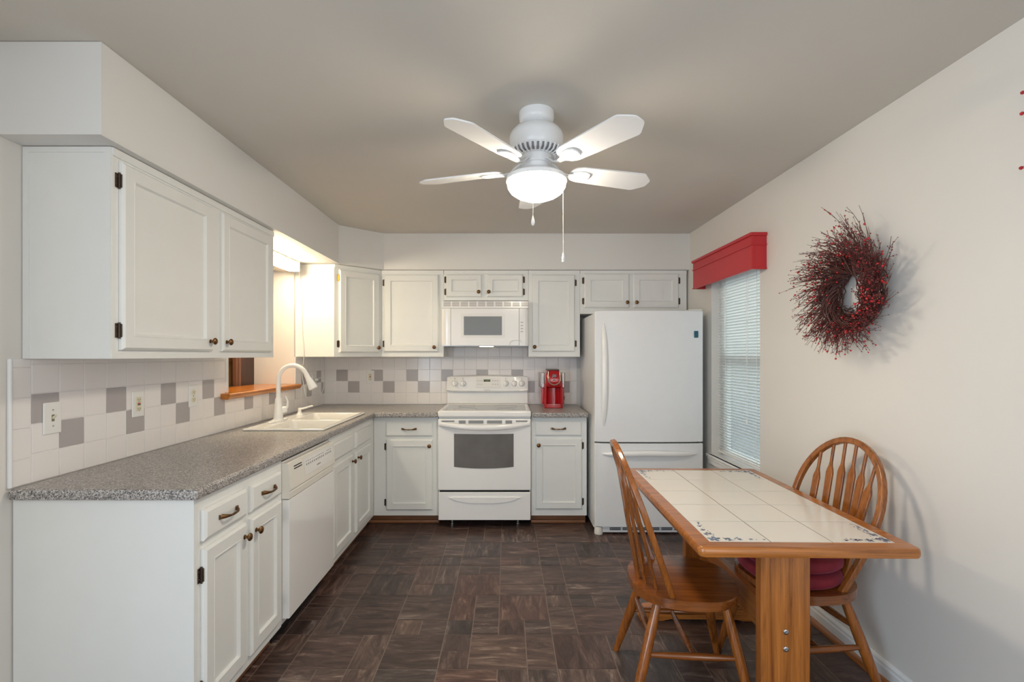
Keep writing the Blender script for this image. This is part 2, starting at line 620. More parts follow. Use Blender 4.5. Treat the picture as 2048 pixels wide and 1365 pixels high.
# ------------------------------------------------------------------ backsplash tiles
def tile_wall():
    P = 0.1093
    rows = [CT + 0.001, 1.029, 1.137, 1.245, 1.353, 1.372]
    bw, bg_, bb = B(), B(), B()

    def tile(bm, wall, a0, a1, z0, z1):
        g = 0.0012
        a0, a1, z0, z1 = a0 + g, a1 - g, z0 + g, z1 - g
        if a1 - a0 < .004 or z1 - z0 < .004:
            return
        if wall == 'L':
            bm.box(XL, XL + 0.008, a0, a1, z0, z1, 0.0018, 2)
        else:
            bm.box(a0, a1, YB - 0.008, YB, z0, z1, 0.0018, 2)
    C = {1, 4, 7, 10, 13, 16, 19, 22, 25}
    Bq = {0, 3, 6, 9, 21, 24}
    for k in range(-1, 26):
        a0, a1 = 1.7505 + k * P, min(1.7505 + (k + 1) * P, YB - 0.008)
        if k == -1:
            a0 = 1.680
        for r in range(5):
            z0, z1 = rows[r], rows[r + 1]
            if k == -1:
                z0, z1 = z0 - 0.012 * (r > 0), z1 - 0.012 * (r < 4)
            grey = (r == 1 and k in C) or (r == 2 and k in Bq)
            tgt = bg_ if grey else bw
            s0, s1 = a0, a1
            if z1 > 1.122 and a1 > OY0 - 0.03 and a0 < OY1 + 0.003:
                if a0 < OY0 - 0.035:
                    s1 = OY0 - 0.03
                elif a1 > OY1 + 0.01:
                    s0 = OY1 + 0.003
                elif z0 < 1.115:
                    z1 = 1.119
                else:
                    continue
            tile(tgt, 'L', s0, s1, z0, z1)
    x = -1.598 - P
    k = -1
    while x < 0.655:
        a0, a1 = max(x, XL + 0.008), min(x + P, 0.655)
        for r in range(6):
            if r < 5:
                z0, z1 = rows[r] + 0.006 * (r > 0), rows[r + 1] + 0.006 * (r < 4)
            else:
                z0, z1 = 1.372, 1.462
                if a1 < -0.54 or a0 > 0.17:
                    continue
            if r == 4 and -0.60 < a0 < 0.17:
                z1 = 1.3719
            grey = (r == 2 and k % 3 == 0) or (r == 1 and k % 3 == 1)
            tile(bg_ if grey else bw, 'B', a0, a1, z0, z1)
        x += P
        k += 1
    # grout beds
    bb.box(XL - 0.0005, XL + 0.005, 1.682, OY0 - 0.031, CT, 1.372)
    bb.box(XL - 0.0005, XL + 0.005, OY0 - 0.031, OY1 + 0.004, CT, 1.119)
    bb.box(XL - 0.0005, XL + 0.005, OY1 + 0.004, YB, CT, 1.372)
    bb.box(XL, 0.656, YB - 0.005, YB + 0.0005, CT, 1.372)
    bb.box(-0.55, 0.18, YB - 0.005, YB + 0.0005, 1.372, 1.464)
    nb = len(bb.bm.faces)
    # merge into a single mesh with three slots
    out = B()
    cnt = []
    for src, mi in ((bw, 0), (bg_, 1), (bb, 2)):
        me = bpy.data.meshes.new('tmp')
        src.bm.to_mesh(me)
        src.bm.free()
        n0 = len(out.bm.faces)
        out.bm.from_mesh(me)
        out.bm.faces.ensure_lookup_table()
        for f in out.bm.faces[n0:]:
            f.material_index = mi
        bpy.data.meshes.remove(me)
    return struct('wall_tiles', out, [TILEW, TILEG, GROUT], smooth=0)


tile_wall()
# rounded tile edge strips at the near end and at the opening
b = B()
b.box(XL, XL + 0.014, 1.668, 1.682, CT, 1.374, 0.006, 3)
b.box(XL, XL + 0.012, OY0 - 0.030, OY0 - 0.001, 1.156, 1.371, 0.004, 2)
b.box(XL, XL + 0.012, OY1 + 0.001, OY1 + 0.012, 1.156, 1.371, 0.004, 2)
struct('trim_4', b, TRIM)


# ------------------------------------------------------------------ cabinet kit
def panel_door(x0, x1, z0, z1, t=0.019, fr=0.056):
    b = B()

    def ring(i, y):
        return [(x0 + i, y, z0 + i), (x1 - i, y, z0 + i), (x1 - i, y, z1 - i), (x0 + i, y, z1 - i)]
    fr = min(fr, (z1 - z0) * 0.24)
    b.rings([ring(0, -0.0005), ring(0, -t * 0.55), ring(0.002, -t * 0.68), ring(0.009, -t), ring(fr - 0.006, -t), ring(fr - 0.004, -t - 0.0012),
             ring(fr, -t - 0.0005), ring(fr + 0.006, -t * 0.45)])
    return b


def drawer_front(x0, x1, z0, z1, t=0.019):
    b = B()

    def ring(i, y):
        return [(x0 + i, y, z0 + i), (x1 - i, y, z0 + i), (x1 - i, y, z1 - i), (x0 + i, y, z1 - i)]
    b.rings([ring(0, -0.0005), ring(0, -t * 0.55), ring(0.002, -t * 0.68), ring(0.011, -t)])
    return b


def knob_at(x, z, parent, y=-0.019):
    b = B()
    b.lathe([(0.009, 0), (0.0095, -0.002), (0.006, -0.004), (0.0055, -0.012), (0.011, -0.016), (0.0155, -0.020), (0.016, -0.0235), (0.013, -0.0275), (0.007, -0.030), (0.0005, -0.0305)], (x, y, z), 20, 'Y')
    return obj('knob', b, BRNZ, parent)


def pull_at(x, z, parent, y=-0.019):
    b = B()
    L = 0.052
    pts, rad = [], []
    for k in range(17):
        t = -1 + 2 * k / 16
        yy = y - 0.004 - 0.021 * (1 - abs(t) ** 4)
        zz = z - 0.004 * (1 - t * t) + 0.003
        pts.append((x + L * t, yy, zz))
        e = abs(t)
        rad.append((0.0050 + 0.0045 * max(0, e - 0.6) / 0.4 - 0.0012 * (0.15 < e < 0.5), 0.0040))
    b.tube(pts, rad, 10, side=(0, 0, 1))
    for s in (-1, 1):
        b.box(x + s * L - 0.006, x + s * L + 0.010 * s, y - 0.007, y + 0.0, z - 0.006, z + 0.012, 0.003)
    return obj('handle', b, BRNZ, parent)


def hinge_at(x, z, parent, sgn, mat=None):
    """sgn -1: hinge on the door's left edge"""
    b = B()
    b.box(x + sgn * 0.001, x + sgn * 0.017, -0.0035, 0.0, z - 0.026, z + 0.026, 0.0012)
    b.box(x - sgn * 0.0005, x + sgn * 0.0035, -0.014, 0.0, z - 0.024, z + 0.024, 0.001)
    b.tube([(x + sgn * 0.004, -0.006, z - 0.029), (x + sgn * 0.004, -0.006, z + 0.029)], 0.0038, 10)
    for dz in (-0.013, 0.013):
        b.lathe([(0.0034, 0), (0.0026, -0.0016), (0.0005, -0.002)], (x + sgn * 0.0115, -0.0035, z + dz), 10, 'Y')
    return obj('hinge', b, mat or HING, parent)


def add_door(cab, x0, x1, z0, z1, hinge, knob, mats=None, hz=(0.07, 0.07)):
    """hinge 'l'/'r', knob (x, z) absolute"""
    d = obj('door', panel_door(x0, x1, z0, z1), CAB, cab, 30)
    hx, sg = (x0, -1) if hinge == 'l' else (x1, 1)
    hm = mats or (HING, HING)
    hinge_at(hx, z1 - hz[0], d, sg, hm[0])
    hinge_at(hx, z0 + hz[1], d, sg, hm[1])
    knob_at(knob[0], knob[1], d)
    return d


def add_drawer(cab, x0, x1, z0, z1, handle=True):
    d = obj('drawer' if handle else 'false_front', drawer_front(x0, x1, z0, z1), CAB, cab, 30)
    if handle:
        pull_at((x0 + x1) / 2, (z0 + z1) / 2, d)
    return d


def upper(label, x, y, rz, w_, h_, dep, z):
    c = thing('wall_cabinet', label, 'cabinet', (x, y, z), rz)
    b = B()
    b.box(0, w_, 0, dep, 0, h_, 0.002)
    b.box(0.001, w_ - 0.001, -0.006, 0.004, h_ - 0.030, h_, 0.003)      # scribe strip along the top
    b.box(0, w_, -0.0005, 0.018, 0, 0.022, 0.001)
    obj('body', b, CAB, c)
    return c


H = UT - UB
DZ0, DZ1 = 0.036, 0.714
# left wall cabinet (runs along the left wall; local x points away from the camera)
c = upper('white two-door wall cabinet on the left, above the light switch', -1.40, 1.726, pi / 2, 1.197, H, 0.313, UB)
add_door(c, 0.031, 0.572, DZ0 - 0.004, DZ1 - 0.003, 'l', (0.545, 0.078))
add_door(c, 0.648, 1.149, DZ0 - 0.004, DZ1 - 0.003, 'r', (0.676, 0.078))
b = B()
b.box(-0.0035, -0.0001, 0.001, 0.022, 0.001, H - 0.0202)
b.box(-0.0035, -0.0001, 0.290, 0.312, 0.001, H - 0.0202)
b.box(-0.0035, -0.0001, 0.001, 0.312, H - 0.020, H - 0.001)
obj('end_trim', b, CAB, c)

# diagonal corner cabinet
c = thing('wall_cabinet', 'white diagonal corner wall cabinet right of the pass-through', 'cabinet', (-1.400, 3.947, UB), pi / 4)
b = B()
Mi = (MX.Translation((-1.400, 3.947, 0)) @ MX.Rotation(pi / 4, 4, 'Z')).inverted()
poly = [tuple((Mi @ V((x, y, 0)))[:2]) for x, y in ((-1.400, 3.947), (-1.0955, 4.2515), (-1.0955, YB - 0.001), (XL + 0.001, YB - 0.001), (XL + 0.001, 3.947))]
b.prism(poly, 0, H, 0.002)
b.box(0.004, 0.42, -0.005, 0.004, H - 0.028, H, 0.002)
obj('body', b, CAB, c)
add_door(c, 0.040, 0.405, DZ0, DZ1, 'l', (0.385, 0.078), (BRAS, HING))

c = upper('white single-door wall cabinet left of the microwave', -1.094, 4.249, 0, 0.5425, H, 0.316, UB)
add_door(c, 0.027, 0.500, DZ0 + 0.006, DZ1, 'l', (0.465, 0.083))
c = upper('short two-door wall cabinet over the microwave', -0.551, 4.249, 0, 0.7375, UT - 1.862, 0.316, 1.862)
add_door(c, 0.022, 0.332, 0.030, 0.226, 'l', (0.306, 0.072), hz=(0.045, 0.045))
add_door(c, 0.3775, 0.690, 0.030, 0.226, 'r', (0.393, 0.072), hz=(0.045, 0.045))
c = upper('white single-door wall cabinet between microwave and refrigerator', 0.187, 4.249, 0, 0.4485, H, 0.316, UB)
add_door(c, 0.030, 0.403, DZ0 + 0.008, DZ1, 'r', (0.052, 0.086))
c = upper('wide short wall cabinet above the refrigerator', 0.636, 4.249, 0, 0.93, UT - 1.745, 0.316, 1.745)
add_door(c, 0.035, 0.427, 0.051, 0.350, 'l', (0.405, 0.098), hz=(0.06, 0.06))
add_door(c, 0.459, 0.856, 0.051, 0.350, 'r', (0.486, 0.098), hz=(0.06, 0.06))


def base_cab(label, x, y, rz, w_, dep, hollow=False, toe0=0.0, toe1=None):
    c = thing('base_cabinet', label, 'cabinet', (x, y, 0), rz)
    b = B()
    z0, z1 = 0.083, 0.886
    if hollow:
        b.box(0, w_, 0, 0.02, z0, z1, 0.0015)
        b.box(0, 0.018, 0.02, dep, z0, z1)
        b.box(w_ - 0.018, w_, 0.02, dep, z0, z1)
        b.box(0.018, w_ - 0.018, dep - 0.01, dep, z0, z1)
        b.box(0.018, w_ - 0.018, 0.02, dep - 0.01, z0, z0 + 0.018)
    else:
        b.box(0, w_, 0, dep, z0, z1, 0.0015)
    obj('body', b, CAB, c)
    b = B()
    b.box(toe0, toe1 or w_, 0.07, 0.085, 0, 0.0829)
    b.box(toe0, toe1 or w_, 0.052, 0.0699, 0, 0.030, 0.009, 3)
    obj('toe_kick', b, KICKW, c)
    return c


DRZ = (0.728, 0.838)
DOZ = (0.128, 0.700)
LX = -1.082
c = base_cab('white two-drawer base cabinet at the near end of the left counter', LX, 1.690, pi / 2, 0.648, 0.628)
add_drawer(c, 0.030, 0.309, *DRZ)
add_drawer(c, 0.346, 0.618, *DRZ)
add_door(c, 0.030, 0.309, *DOZ, 'l', (0.285, 0.648), hz=(0.09, 0.08))
add_door(c, 0.346, 0.618, *DOZ, 'r', (0.375, 0.645), hz=(0.09, 0.08))
b = B()
b.box(-0.004, -0.0001, 0.001, 0.0219, 0.0, 0.885)
b.box(-0.002, -0.0001, 0.022, 0.628, 0.0, 0.885)
b.box(0.0, 0.02, 0.0861, 0.628, 0.0, 0.0829)
obj('end_panel', b, CAB, c)

c = base_cab('white sink base cabinet with two doors beyond the dishwasher', LX, 2.955, pi / 2, 1.0005, 0.628, hollow=True, toe1=1.0)
add_drawer(c, 0.040, 0.420, *DRZ, handle=False)
add_drawer(c, 0.500, 0.876, *DRZ, handle=False)
add_door(c, 0.040, 0.420, *DOZ, 'l', (0.398, 0.655))
add_door(c, 0.500, 0.876, *DOZ, 'r', (0.524, 0.655))

c = base_cab('white base cabinet with one drawer left of the stove', -1.0815, 3.957, 0, 0.523, 0.608, toe0=-0.070)
add_drawer(c, 0.1015, 0.4805, 0.728, 0.845)
add_door(c, 0.1035, 0.4805, 0.131, 0.703, 'l', (0.456, 0.653), hz=(0.06, 0.06))
c = base_cab('white base cabinet with one drawer right of the stove', 0.197, 3.957, 0, 0.450, 0.608)
add_drawer(c, 0.029, 0.408, 0.732, 0.848)
add_door(c, 0.033, 0.410, 0.138, 0.712, 'r', (0.058, 0.660), hz=(0.06, 0.06))

# ------------------------------------------------------------------ countertops
SX0, SX1, SY0, SY1 = -1.606, -1.112, 2.955, 3.815        # sink outline
b = B()
xs = [XL + 0.0085, SX0 + 0.018, SX1 - 0.018, -1.058, -0.557]
ys = [1.664, SY0 + 0.018, SY1 - 0.018, 3.892, YB - 0.0085]
b.cells(xs, ys, lambda i, j: (i < 3 or j == 3) and not (i == 1 and j == 1), 0.887, CT)
o = tag(obj('countertop', b, CNTR), 'grey speckled L-shaped countertop along the left wall around the sink', 'countertop')
bevel_mod(o, 0.009, 3)
b = B().box(0.1965, 0.650, 3.892, YB - 0.0085, 0.887, CT)
o = tag(obj('countertop', b, CNTR), 'short grey speckled countertop under the red coffee maker', 'countertop')
bevel_mod(o, 0.009, 3)

# ------------------------------------------------------------------ sink, faucet, soap pump
c = thing('kitchen_sink', 'white double-bowl drop-in sink in the left counter', 'sink', ((SX0 + SX1) / 2, (SY0 + SY1) / 2, CT))
hw, hl = (SX1 - SX0) / 2, (SY1 - SY0) / 2
bowls = [(-hl + 0.035, -0.015), (0.020, hl - 0.035)]
bx0, bx1 = -hw + 0.115, hw - 0.032
b = B()
ys = [-hl, bowls[0][0], bowls[0][1], bowls[1][0], bowls[1][1], hl]
b.cells([-hw, bx0, bx1, hw], ys, lambda i, j: not (i == 1 and j in (1, 3)), 0.0003, 0.013)
o = obj('rim', b, PORC, c)
bevel_mod(o, 0.006, 3)
for (ya, yb) in bowls:
    b = B()

    def rr(i, z, r):
        return [(x, y, z) for x, y in rrect(bx0 + i, bx1 - i, ya + i, yb - i, r)]
    b.rings([rr(-0.004, 0.0105, 0.03), rr(0.002, 0.006, 0.035), rr(0.006, -0.02, 0.045), rr(0.016, -0.145, 0.05), rr(0.045, -0.165, 0.04)], False, True)
    bw_ = obj('bowl', b, PORC, c, 50, fix=False)
    b = B()
    b.lathe([(0.042, 0.002), (0.038, 0.004), (0.03, 0.001), (0.001, -0.001)], ((bx0 + bx1) / 2, (ya + yb) / 2, -0.1655), 20)
    obj('drain', b, STEEL, bw_)

c = thing('faucet', 'white gooseneck pull-down faucet behind the sink bowls', 'faucet', (-1.548, 3.300, CT + 0.0132))
b = B()
b.prism([(0.032 * cos(a) if abs(cos(a)) > .0 else 0, 0.125 * sin(a)) for a in [2 * pi * k / 32 for k in range(32)]], 0, 0.010, 0.004)
obj('deck_plate', b, WPLA, c, 50)
b = B()
b.lathe([(0.034, 0.009), (0.034, 0.014), (0.030, 0.020), (0.031, 0.026), (0.028, 0.07), (0.024, 0.115), (0.021, 0.150), (0.0165, 0.158), (0.0165, 0.162)], n=28)
obj('body', b, WPLA, c, 50)
pts = [(0, 0, 0.155), (0, 0, 0.22), (0, 0, 0.265)]
for k in range(1, 15):
    a = pi - (pi * 0.88) * k / 14
    pts.append((0.098 + 0.098 * cos(a), 0, 0.280 + 0.098 * sin(a)))
b = B().tube(pts, 0.0150, 16)
obj('spout', b, WPLA, c, 50)
tip = V(pts[-1])
d = (V(pts[-1]) - V(pts[-2])).normalized()
b = B()
b.tube([tip - d * 0.004, tip + d * 0.012, tip + d * 0.016, tip + d * 0.060, tip + d * 0.098, tip + d * 0.108], [0.0165, 0.0175, 0.0165, 0.024, 0.030, 0.0285], 20)
obj('spray_head', b, WPLA, c, 40)
b = B()
b.M = MX.Rotation(-0.85, 4, 'Z')
b.tube([(0.0, 0.020, 0.075), (0.0, 0.050, 0.078)], [0.024, 0.022], 18)
b.tube([(0.0, 0.046, 0.078), (0.0, 0.058, 0.095), (0.0, 0.060, 0.135), (-0.004, 0.046, 0.168)], [(0.013, 0.009), (0.013, 0.008), (0.010, 0.006), (0.006, 0.004)], 12, side=(1, 0, 0))
obj('lever', b, WPLA, c, 50)

c = thing('soap_dispenser', 'small white soap pump on the far end of the sink deck', 'soap dispenser', (-1.548, 3.640, CT + 0.0132))
b = B()
b.lathe([(0.024, 0), (0.024, 0.004), (0.019, 0.010), (0.013, 0.022), (0.011, 0.032), (0.0125, 0.036), (0.0125, 0.050), (0.008, 0.054), (0.0005, 0.055)], n=22)
obj('base', b, WPLA, c, 50)
b = B()
b.tube([(0.0, 0, 0.044), (0.05, 0.0, 0.056), (0.092, 0.0, 0.069), (0.100, 0.0, 0.067)], [0.0075, 0.0065, 0.0055, 0.005], 12)
obj('spout', b, WPLA, c, 50)

# ------------------------------------------------------------------ dishwasher
c = thing('dishwasher', 'white dishwasher between the left base cabinets', 'dishwasher', (LX, 2.3395, 0), pi / 2)
WD = 0.606
obj('body', B().box(0.004, WD - 0.004, 0.0, 0.60, 0.09, 0.872), APPL, c)
dd = obj('door', B().box(0.0005, WD - 0.004, -0.037, -0.001, 0.118, 0.690, 0.004), APPL, c)
b = B()
prof = [(-0.001, 0.694), (-0.037, 0.694), (-0.038, 0.722), (-0.034, 0.728), (-0.044, 0.736), (-0.044, 0.742), (-0.030, 0.862), (-0.024, 0.866), (-0.001, 0.866)]
b.rings([[(x, y, z) for y, z in prof] for x in (0.0005, WD - 0.004)])
cp = obj('control_panel', b, BISQ, c, 25)
# panel print: label plate, key dots, vent slots, maker's mark
ny = lambda z: -0.044 + (z - 0.742) / 0.120 * 0.014
b = B()
b.face([(0.175, ny(0.765) - 0.0008, 0.765), (0.575, ny(0.765) - 0.0008, 0.765), (0.575, ny(0.85) - 0.0008, 0.85), (0.175, ny(0.85) - 0.0008, 0.85)])
obj('label_plate', b, WPLA, cp, 0)
for k in range(14):
    x = 0.205 + k * 0.0255 + (0.012 if k > 9 else 0)
    for z, hh in ((0.815, 0.010), (0.831, 0.004)):
        if k in (10,) and z > 0.82:
            continue
        obj('key', B().box(x - 0.0045, x + 0.0045, ny(z) - 0.0022, ny(z) - 0.0005, z - hh / 2, z + hh / 2), GREYP, cp, 0)
obj('brand_mark', B().box(0.335, 0.385, ny(0.785) - 0.002, ny(0.785) - 0.0005, 0.782, 0.788), GREYP, cp, 0)
for z in (0.826, 0.838):
    obj('vent_slot', B().box(0.060, 0.150, ny(z) - 0.0015, ny(z) + 0.002, z - 0.0025, z + 0.0025), DARK, cp, 0)
obj('toe_panel', B().box(0.004, WD - 0.004, 0.05, 0.06, 0.0, 0.115), BLKP, c)


# ------------------------------------------------------------------ text helper
def lettering(name, text, size, mat, parent, loc, rot, depth=0.0004):
    cu = bpy.data.curves.new(name, 'FONT')
    cu.body = text
    cu.size = size
    cu.extrude = depth
    cu.align_x = 'CENTER'
    cu.align_y = 'CENTER'
    t = bpy.data.objects.new(name, cu)
    COL.objects.link(t)
    dg = bpy.context.evaluated_depsgraph_get()
    me = bpy.data.meshes.new_from_object(t.evaluated_get(dg))
    bpy.data.objects.remove(t)
    me.materials.clear()
    me.materials.append(mat)
    o = bpy.data.objects.new(name, me)
    COL.objects.link(o)
    o.parent = parent
    o.location = loc
    o.rotation_euler = rot
    return o


# ------------------------------------------------------------------ stove
SW = 0.371
c = thing('stove', 'white electric range with dark oven window between base cabinets', 'stove', (-0.180, 3.890, 0))
b = B()
b.box(-SW, SW, 0.045, 0.640, 0.070, 0.889, 0.003)
obj('body', b, APPL, c)
for s in (-1, 1):
    b = B().lathe([(0.018, 0), (0.018, 0.012), (0.010, 0.014), (0.010, 0.071)], (s * 0.27, 0.12, 0), 14)
    obj('foot', b, STEEL, c)
# cooktop rim + glass
b = B()
b.cells([-SW - 0.002, -SW + 0.035, SW - 0.035, SW + 0.002], [-0.004, 0.052, 0.540, 0.575], lambda i, j: not (i == 1 and j == 1), 0.890, 0.940)
ct = obj('cooktop', b, APPL, c)
bevel_mod(ct, 0.012, 3)
b = B().box(-SW + 0.034, SW - 0.034, 0.051, 0.541, 0.920, 0.934)
gl = obj('glass_top', b, COOKG, ct)
for x, y, r in ((-0.17, 0.17, 0.10), (0.17, 0.17, 0.08), (-0.17, 0.40, 0.075), (0.17, 0.40, 0.10)):
    b = B().lathe([(r, 0.9342), (r, 0.9346), (r - 0.003, 0.9346), (r - 0.003, 0.9342)], (x, y, 0), 40, cap0=False, cap1=False)
    obj('burner_ring', b, GREYP, gl)
# back guard
b = B()
prof = [(0.668, 0.940), (0.600, 0.940), (0.600, 1.038), (0.606, 1.041), (0.606, 1.060), (0.668, 1.060)]
b.rings([[(x, y, z) for y, z in prof] for x in (-SW + 0.002, SW - 0.002)])
bgd = obj('back_guard', b, APPL, c, 25)
b = B()
pr = []
nseg = 16
for k in range(nseg + 1):
    x = -SW + 2 * SW * k / nseg
    q = 1 - (x / SW) ** 2
    zt = 1.190 + 0.012 * q
    zb = 1.052 - 0.004 * q
    sh = 0.004 if k in (0, nseg) else 0.0
    pr.append([(x, 0.668, zb + sh), (x, 0.575, zb + sh), (x, 0.566, zb + 0.010 + sh), (x, 0.570 - 0.004 * q, zb + 0.022), (x, 0.590 - 0.006 * q, zt - 0.012 - sh), (x, 0.602, zt - sh), (x, 0.668, zt - sh)])
b.rings(pr)
pan = obj('control_panel', b, APPL, c, 40)


def py_(z):
    return 0.566 + (z - 1.07) / 0.11 * 0.018


b = B()
b.rings([[(x, py_(z) - d_, z) for x, z in ((-0.105, 1.088), (0.115, 1.088), (0.115, 1.178), (-0.105, 1.178))] for d_ in (0.0, 0.0062)])
obj('keypad', b, WPLA, pan)
b = B().box(-0.033, 0.027, py_(1.150) - 0.0075, py_(1.150), 1.139, 1.163)
lc = obj('display', b, LCD, pan)
lettering('digits', '12:00', 0.016, LCDT, pan, (-0.003, py_(1.150) - 0.0078, 1.151), (R(90), 0, 0))
for i in range(3):
    for zz in (1.150, 1.120):
        obj('key', B().box(-0.093 + i * 0.020, -0.081 + i * 0.020, py_(zz) - 0.0072, py_(zz), zz - 0.0025, zz + 0.0025), GREYL, pan, 0)
        obj('key', B().box(0.045 + i * 0.022, 0.057 + i * 0.022, py_(zz) - 0.0072, py_(zz), zz - 0.004, zz + 0.004), GREYL, pan, 0)
lettering('brand_mark', 'Kenmore', 0.014, GREYP, pan, (0.0, py_(1.072) - 0.0045, 1.068), (R(83), 0, 0))
for x in (-0.298, -0.224, 0.168, 0.246, 0.314):
    b = B()
    zk = 1.127
    yk = py_(zk) - 0.001
    b.lathe([(0.029, 0), (0.029, -0.004), (0.025, -0.010), (0.021, -0.018), (0.019, -0.021), (0.0005, -0.022)], (x, yk, zk), 26, 'Y')
    b.box(x - 0.005, x + 0.005, yk - 0.034, yk - 0.015, zk - 0.024, zk + 0.022, 0.003)
    kn = obj('knob', b, APPL, pan, 40)
    obj('dial_mark', B().box(x - 0.003, x + 0.003, py_(zk + 0.045) - 0.0055, py_(zk + 0.045) + 0.002, zk + 0.037, zk + 0.048), GREYL, pan, 0)
# oven door
dr = obj('oven_door', B().box(-SW, SW, 0.0, 0.044, 0.306, 0.876, 0.008, 3), APPL, c)
b = B()
wz0, wz1 = 0.482, 0.769
top = [(-0.243 + 0.476 * k / 14, wz1 - 0.010 + 0.010 * (1 - (2 * k / 14 - 1) ** 2) * 0 - 0.004 * (1 - (2 * k / 14 - 1) ** 2)) for k in range(15)]
bot = [(0.233 - 0.476 * k / 14, wz0 + 0.012 - 0.014 * (1 - (2 * k / 14 - 1) ** 2)) for k in range(15)]
poly = top + bot
b.M = MX(((1, 0, 0, 0), (0, 0, 1, 0), (0, 1, 0, 0), (0, 0, 0, 1)))
b.prism(poly, -0.0025, 0.002, 0.001)
obj('window', b, OVENG, dr)
b = B()
for x0, x1, n_ in ((-0.345, -0.24, 2), (-0.205, -0.150, 4), (-0.128, -0.008, 4), (0.020, 0.140, 4), (0.168, 0.220, 4), (0.250, 0.345, 2)):
    for k in range(n_):
        z = 0.872 - 0.010 - k * 0.0065
        b.box(x0, x1, -0.003, 0.006, z - 0.0016, z + 0.0016)
obj('vent_slots', b, SLOT, dr, 0)
pts, rad = [], []
for k in range(21):
    t = -1 + 2 * k / 20
    pts.append((t * 0.352, -0.012 - 0.038 * (1 - abs(t) ** 3), 0.838 - 0.026 * (1 - t * t)))
    rad.append((0.017 + 0.006 * (1 - t * t), 0.012))
b = B().tube(pts, rad, 14, side=(0, 0, 1))
for s in (-1, 1):
    b.box(s * 0.352 - 0.014, s * 0.352 + 0.014, -0.020, 0.002, 0.822, 0.858, 0.006, 3)
obj('handle', b, APPL, dr, 50)
# storage drawer with moulded grip
dw = obj('storage_drawer', B().box(-SW + 0.003, SW - 0.003, 0.002, 0.044, 0.066, 0.290, 0.006, 3), APPL, c)
b = B()
up = [(-0.29 + 0.58 * k / 16, 0.252) for k in range(17)]
lo = [(0.29 - 0.58 * k / 16, 0.250 - 0.046 * (1 - abs(2 * k / 16 - 1) ** 3.0)) for k in range(17)]
b.M = MX(((1, 0, 0, 0), (0, 0, 1, 0), (0, 1, 0, 0), (0, 0, 0, 1)))
b.prism(up[1:-1] + lo, -0.007, 0.004, 0.005, 3)
obj('grip', b, APPL, dw, 50)
obj('gap', B().box(-SW + 0.012, SW - 0.012, 0.012, 0.045, 0.288, 0.309), DARK, c)

# ------------------------------------------------------------------ microwave
c = thing('microwave', 'white over-the-range microwave with grey door window', 'microwave', (-0.1875, 4.150, 1.464))
MW, MH = 0.371, 0.384
obj('body', B().box(-MW + 0.003, MW - 0.003, 0.035, 0.414, 0.004, MH, 0.003), APPL, c)
obj('underside', B().box(-MW + 0.004, MW - 0.004, 0.04, 0.40, 0.0, 0.0039), STEEL, c)
b = B().box(-MW, MW, 0.006, 0.04, MH - 0.062, MH, 0.004)
gr = obj('vent_grille', b, APPL, c)
b = B()
for k in range(10):
    x0 = -MW + 0.012 + k * 0.0735
    for r in range(5):
        z = MH - 0.010 - r * 0.0082
        b.box(x0 + 0.006, x0 + 0.066, 0.004, 0.012, z - 0.0022, z + 0.0022)
obj('vent_slots', b, plain('vent_grey', (0.42, 0.38, 0.34), 0.5), gr, 0)
b = B()
rr_ = []
for k in range(9):
    a = pi / 2 * k / 8
    rr_.append((-MW + 0.03 * (1 - sin(a)) if True else 0, 0.034 - 0.034 * (1 - cos(a)) * 0))
# rounded left cheek
pl = [(-MW, 0.04), (-MW, 0.022), (-MW + 0.006, 0.010), (-MW + 0.018, 0.003), (-MW + 0.040, 0.0), (-MW + 0.078, 0.0), (-MW + 0.078, 0.04)]
b.prism(pl, 0.004, MH - 0.064, 0.0015)
obj('side_panel', b, APPL, c, 45)
b = B().box(-MW + 0.080, MW - 0.080, -0.002, 0.04, 0.004, MH - 0.064, 0.004)
dm = obj('door', b, APPL, c)
obj('window', B().box(-0.180, 0.144, -0.004, 0.0, 0.092, 0.252, 0.001), MWG, dm)
obj('window_border', B().box(-0.205, 0.170, -0.0028, 0.0, 0.070, 0.276, 0.0006), WPLA, dm)
b = B()
pl = [(MW, 0.04), (MW, 0.022), (MW - 0.006, 0.010), (MW - 0.018, 0.003), (MW - 0.040, 0.0), (MW - 0.078, 0.0), (MW - 0.078, 0.04)][::-1]
b.prism(pl, 0.004, MH - 0.064, 0.0015)
cp = obj('control_panel', b, APPL, c, 45)
for z in (0.122, 0.148, 0.174, 0.202):
    obj('key', B().box(MW - 0.068, MW - 0.046, -0.0006, 0.001, z - 0.004, z + 0.004), GREYL, cp, 0)
b = B()
b.tube([(0.205, -0.003, 0.006), (0.210, -0.006, 0.030), (0.230, -0.006, 0.046), (0.262, -0.006, 0.050), (0.300, -0.006, 0.048), (0.312, -0.003, 0.030)], 0.0035, 8)
obj('button_edge', b, APPL, dm, 50)
obj('cooktop_lamp', B().box(-0.05, 0.07, 0.05, 0.12, -0.006, 0.0, 0.002), HOODL, c)

# ------------------------------------------------------------------ refrigerator
FX, FW = 1.0935, 0.4185
c = thing('refrigerator', 'white bottom-freezer refrigerator right of the back counter', 'refrigerator', (FX, 3.741, 0))
obj('body', B().box(-FW + 0.002, FW - 0.002, 0.075, 0.770, 0.035, 1.712, 0.006), APPT, c)
obj('gasket', B().box(-FW + 0.012, FW - 0.012, 0.058, 0.078, 0.06, 1.705), SLOT, c)


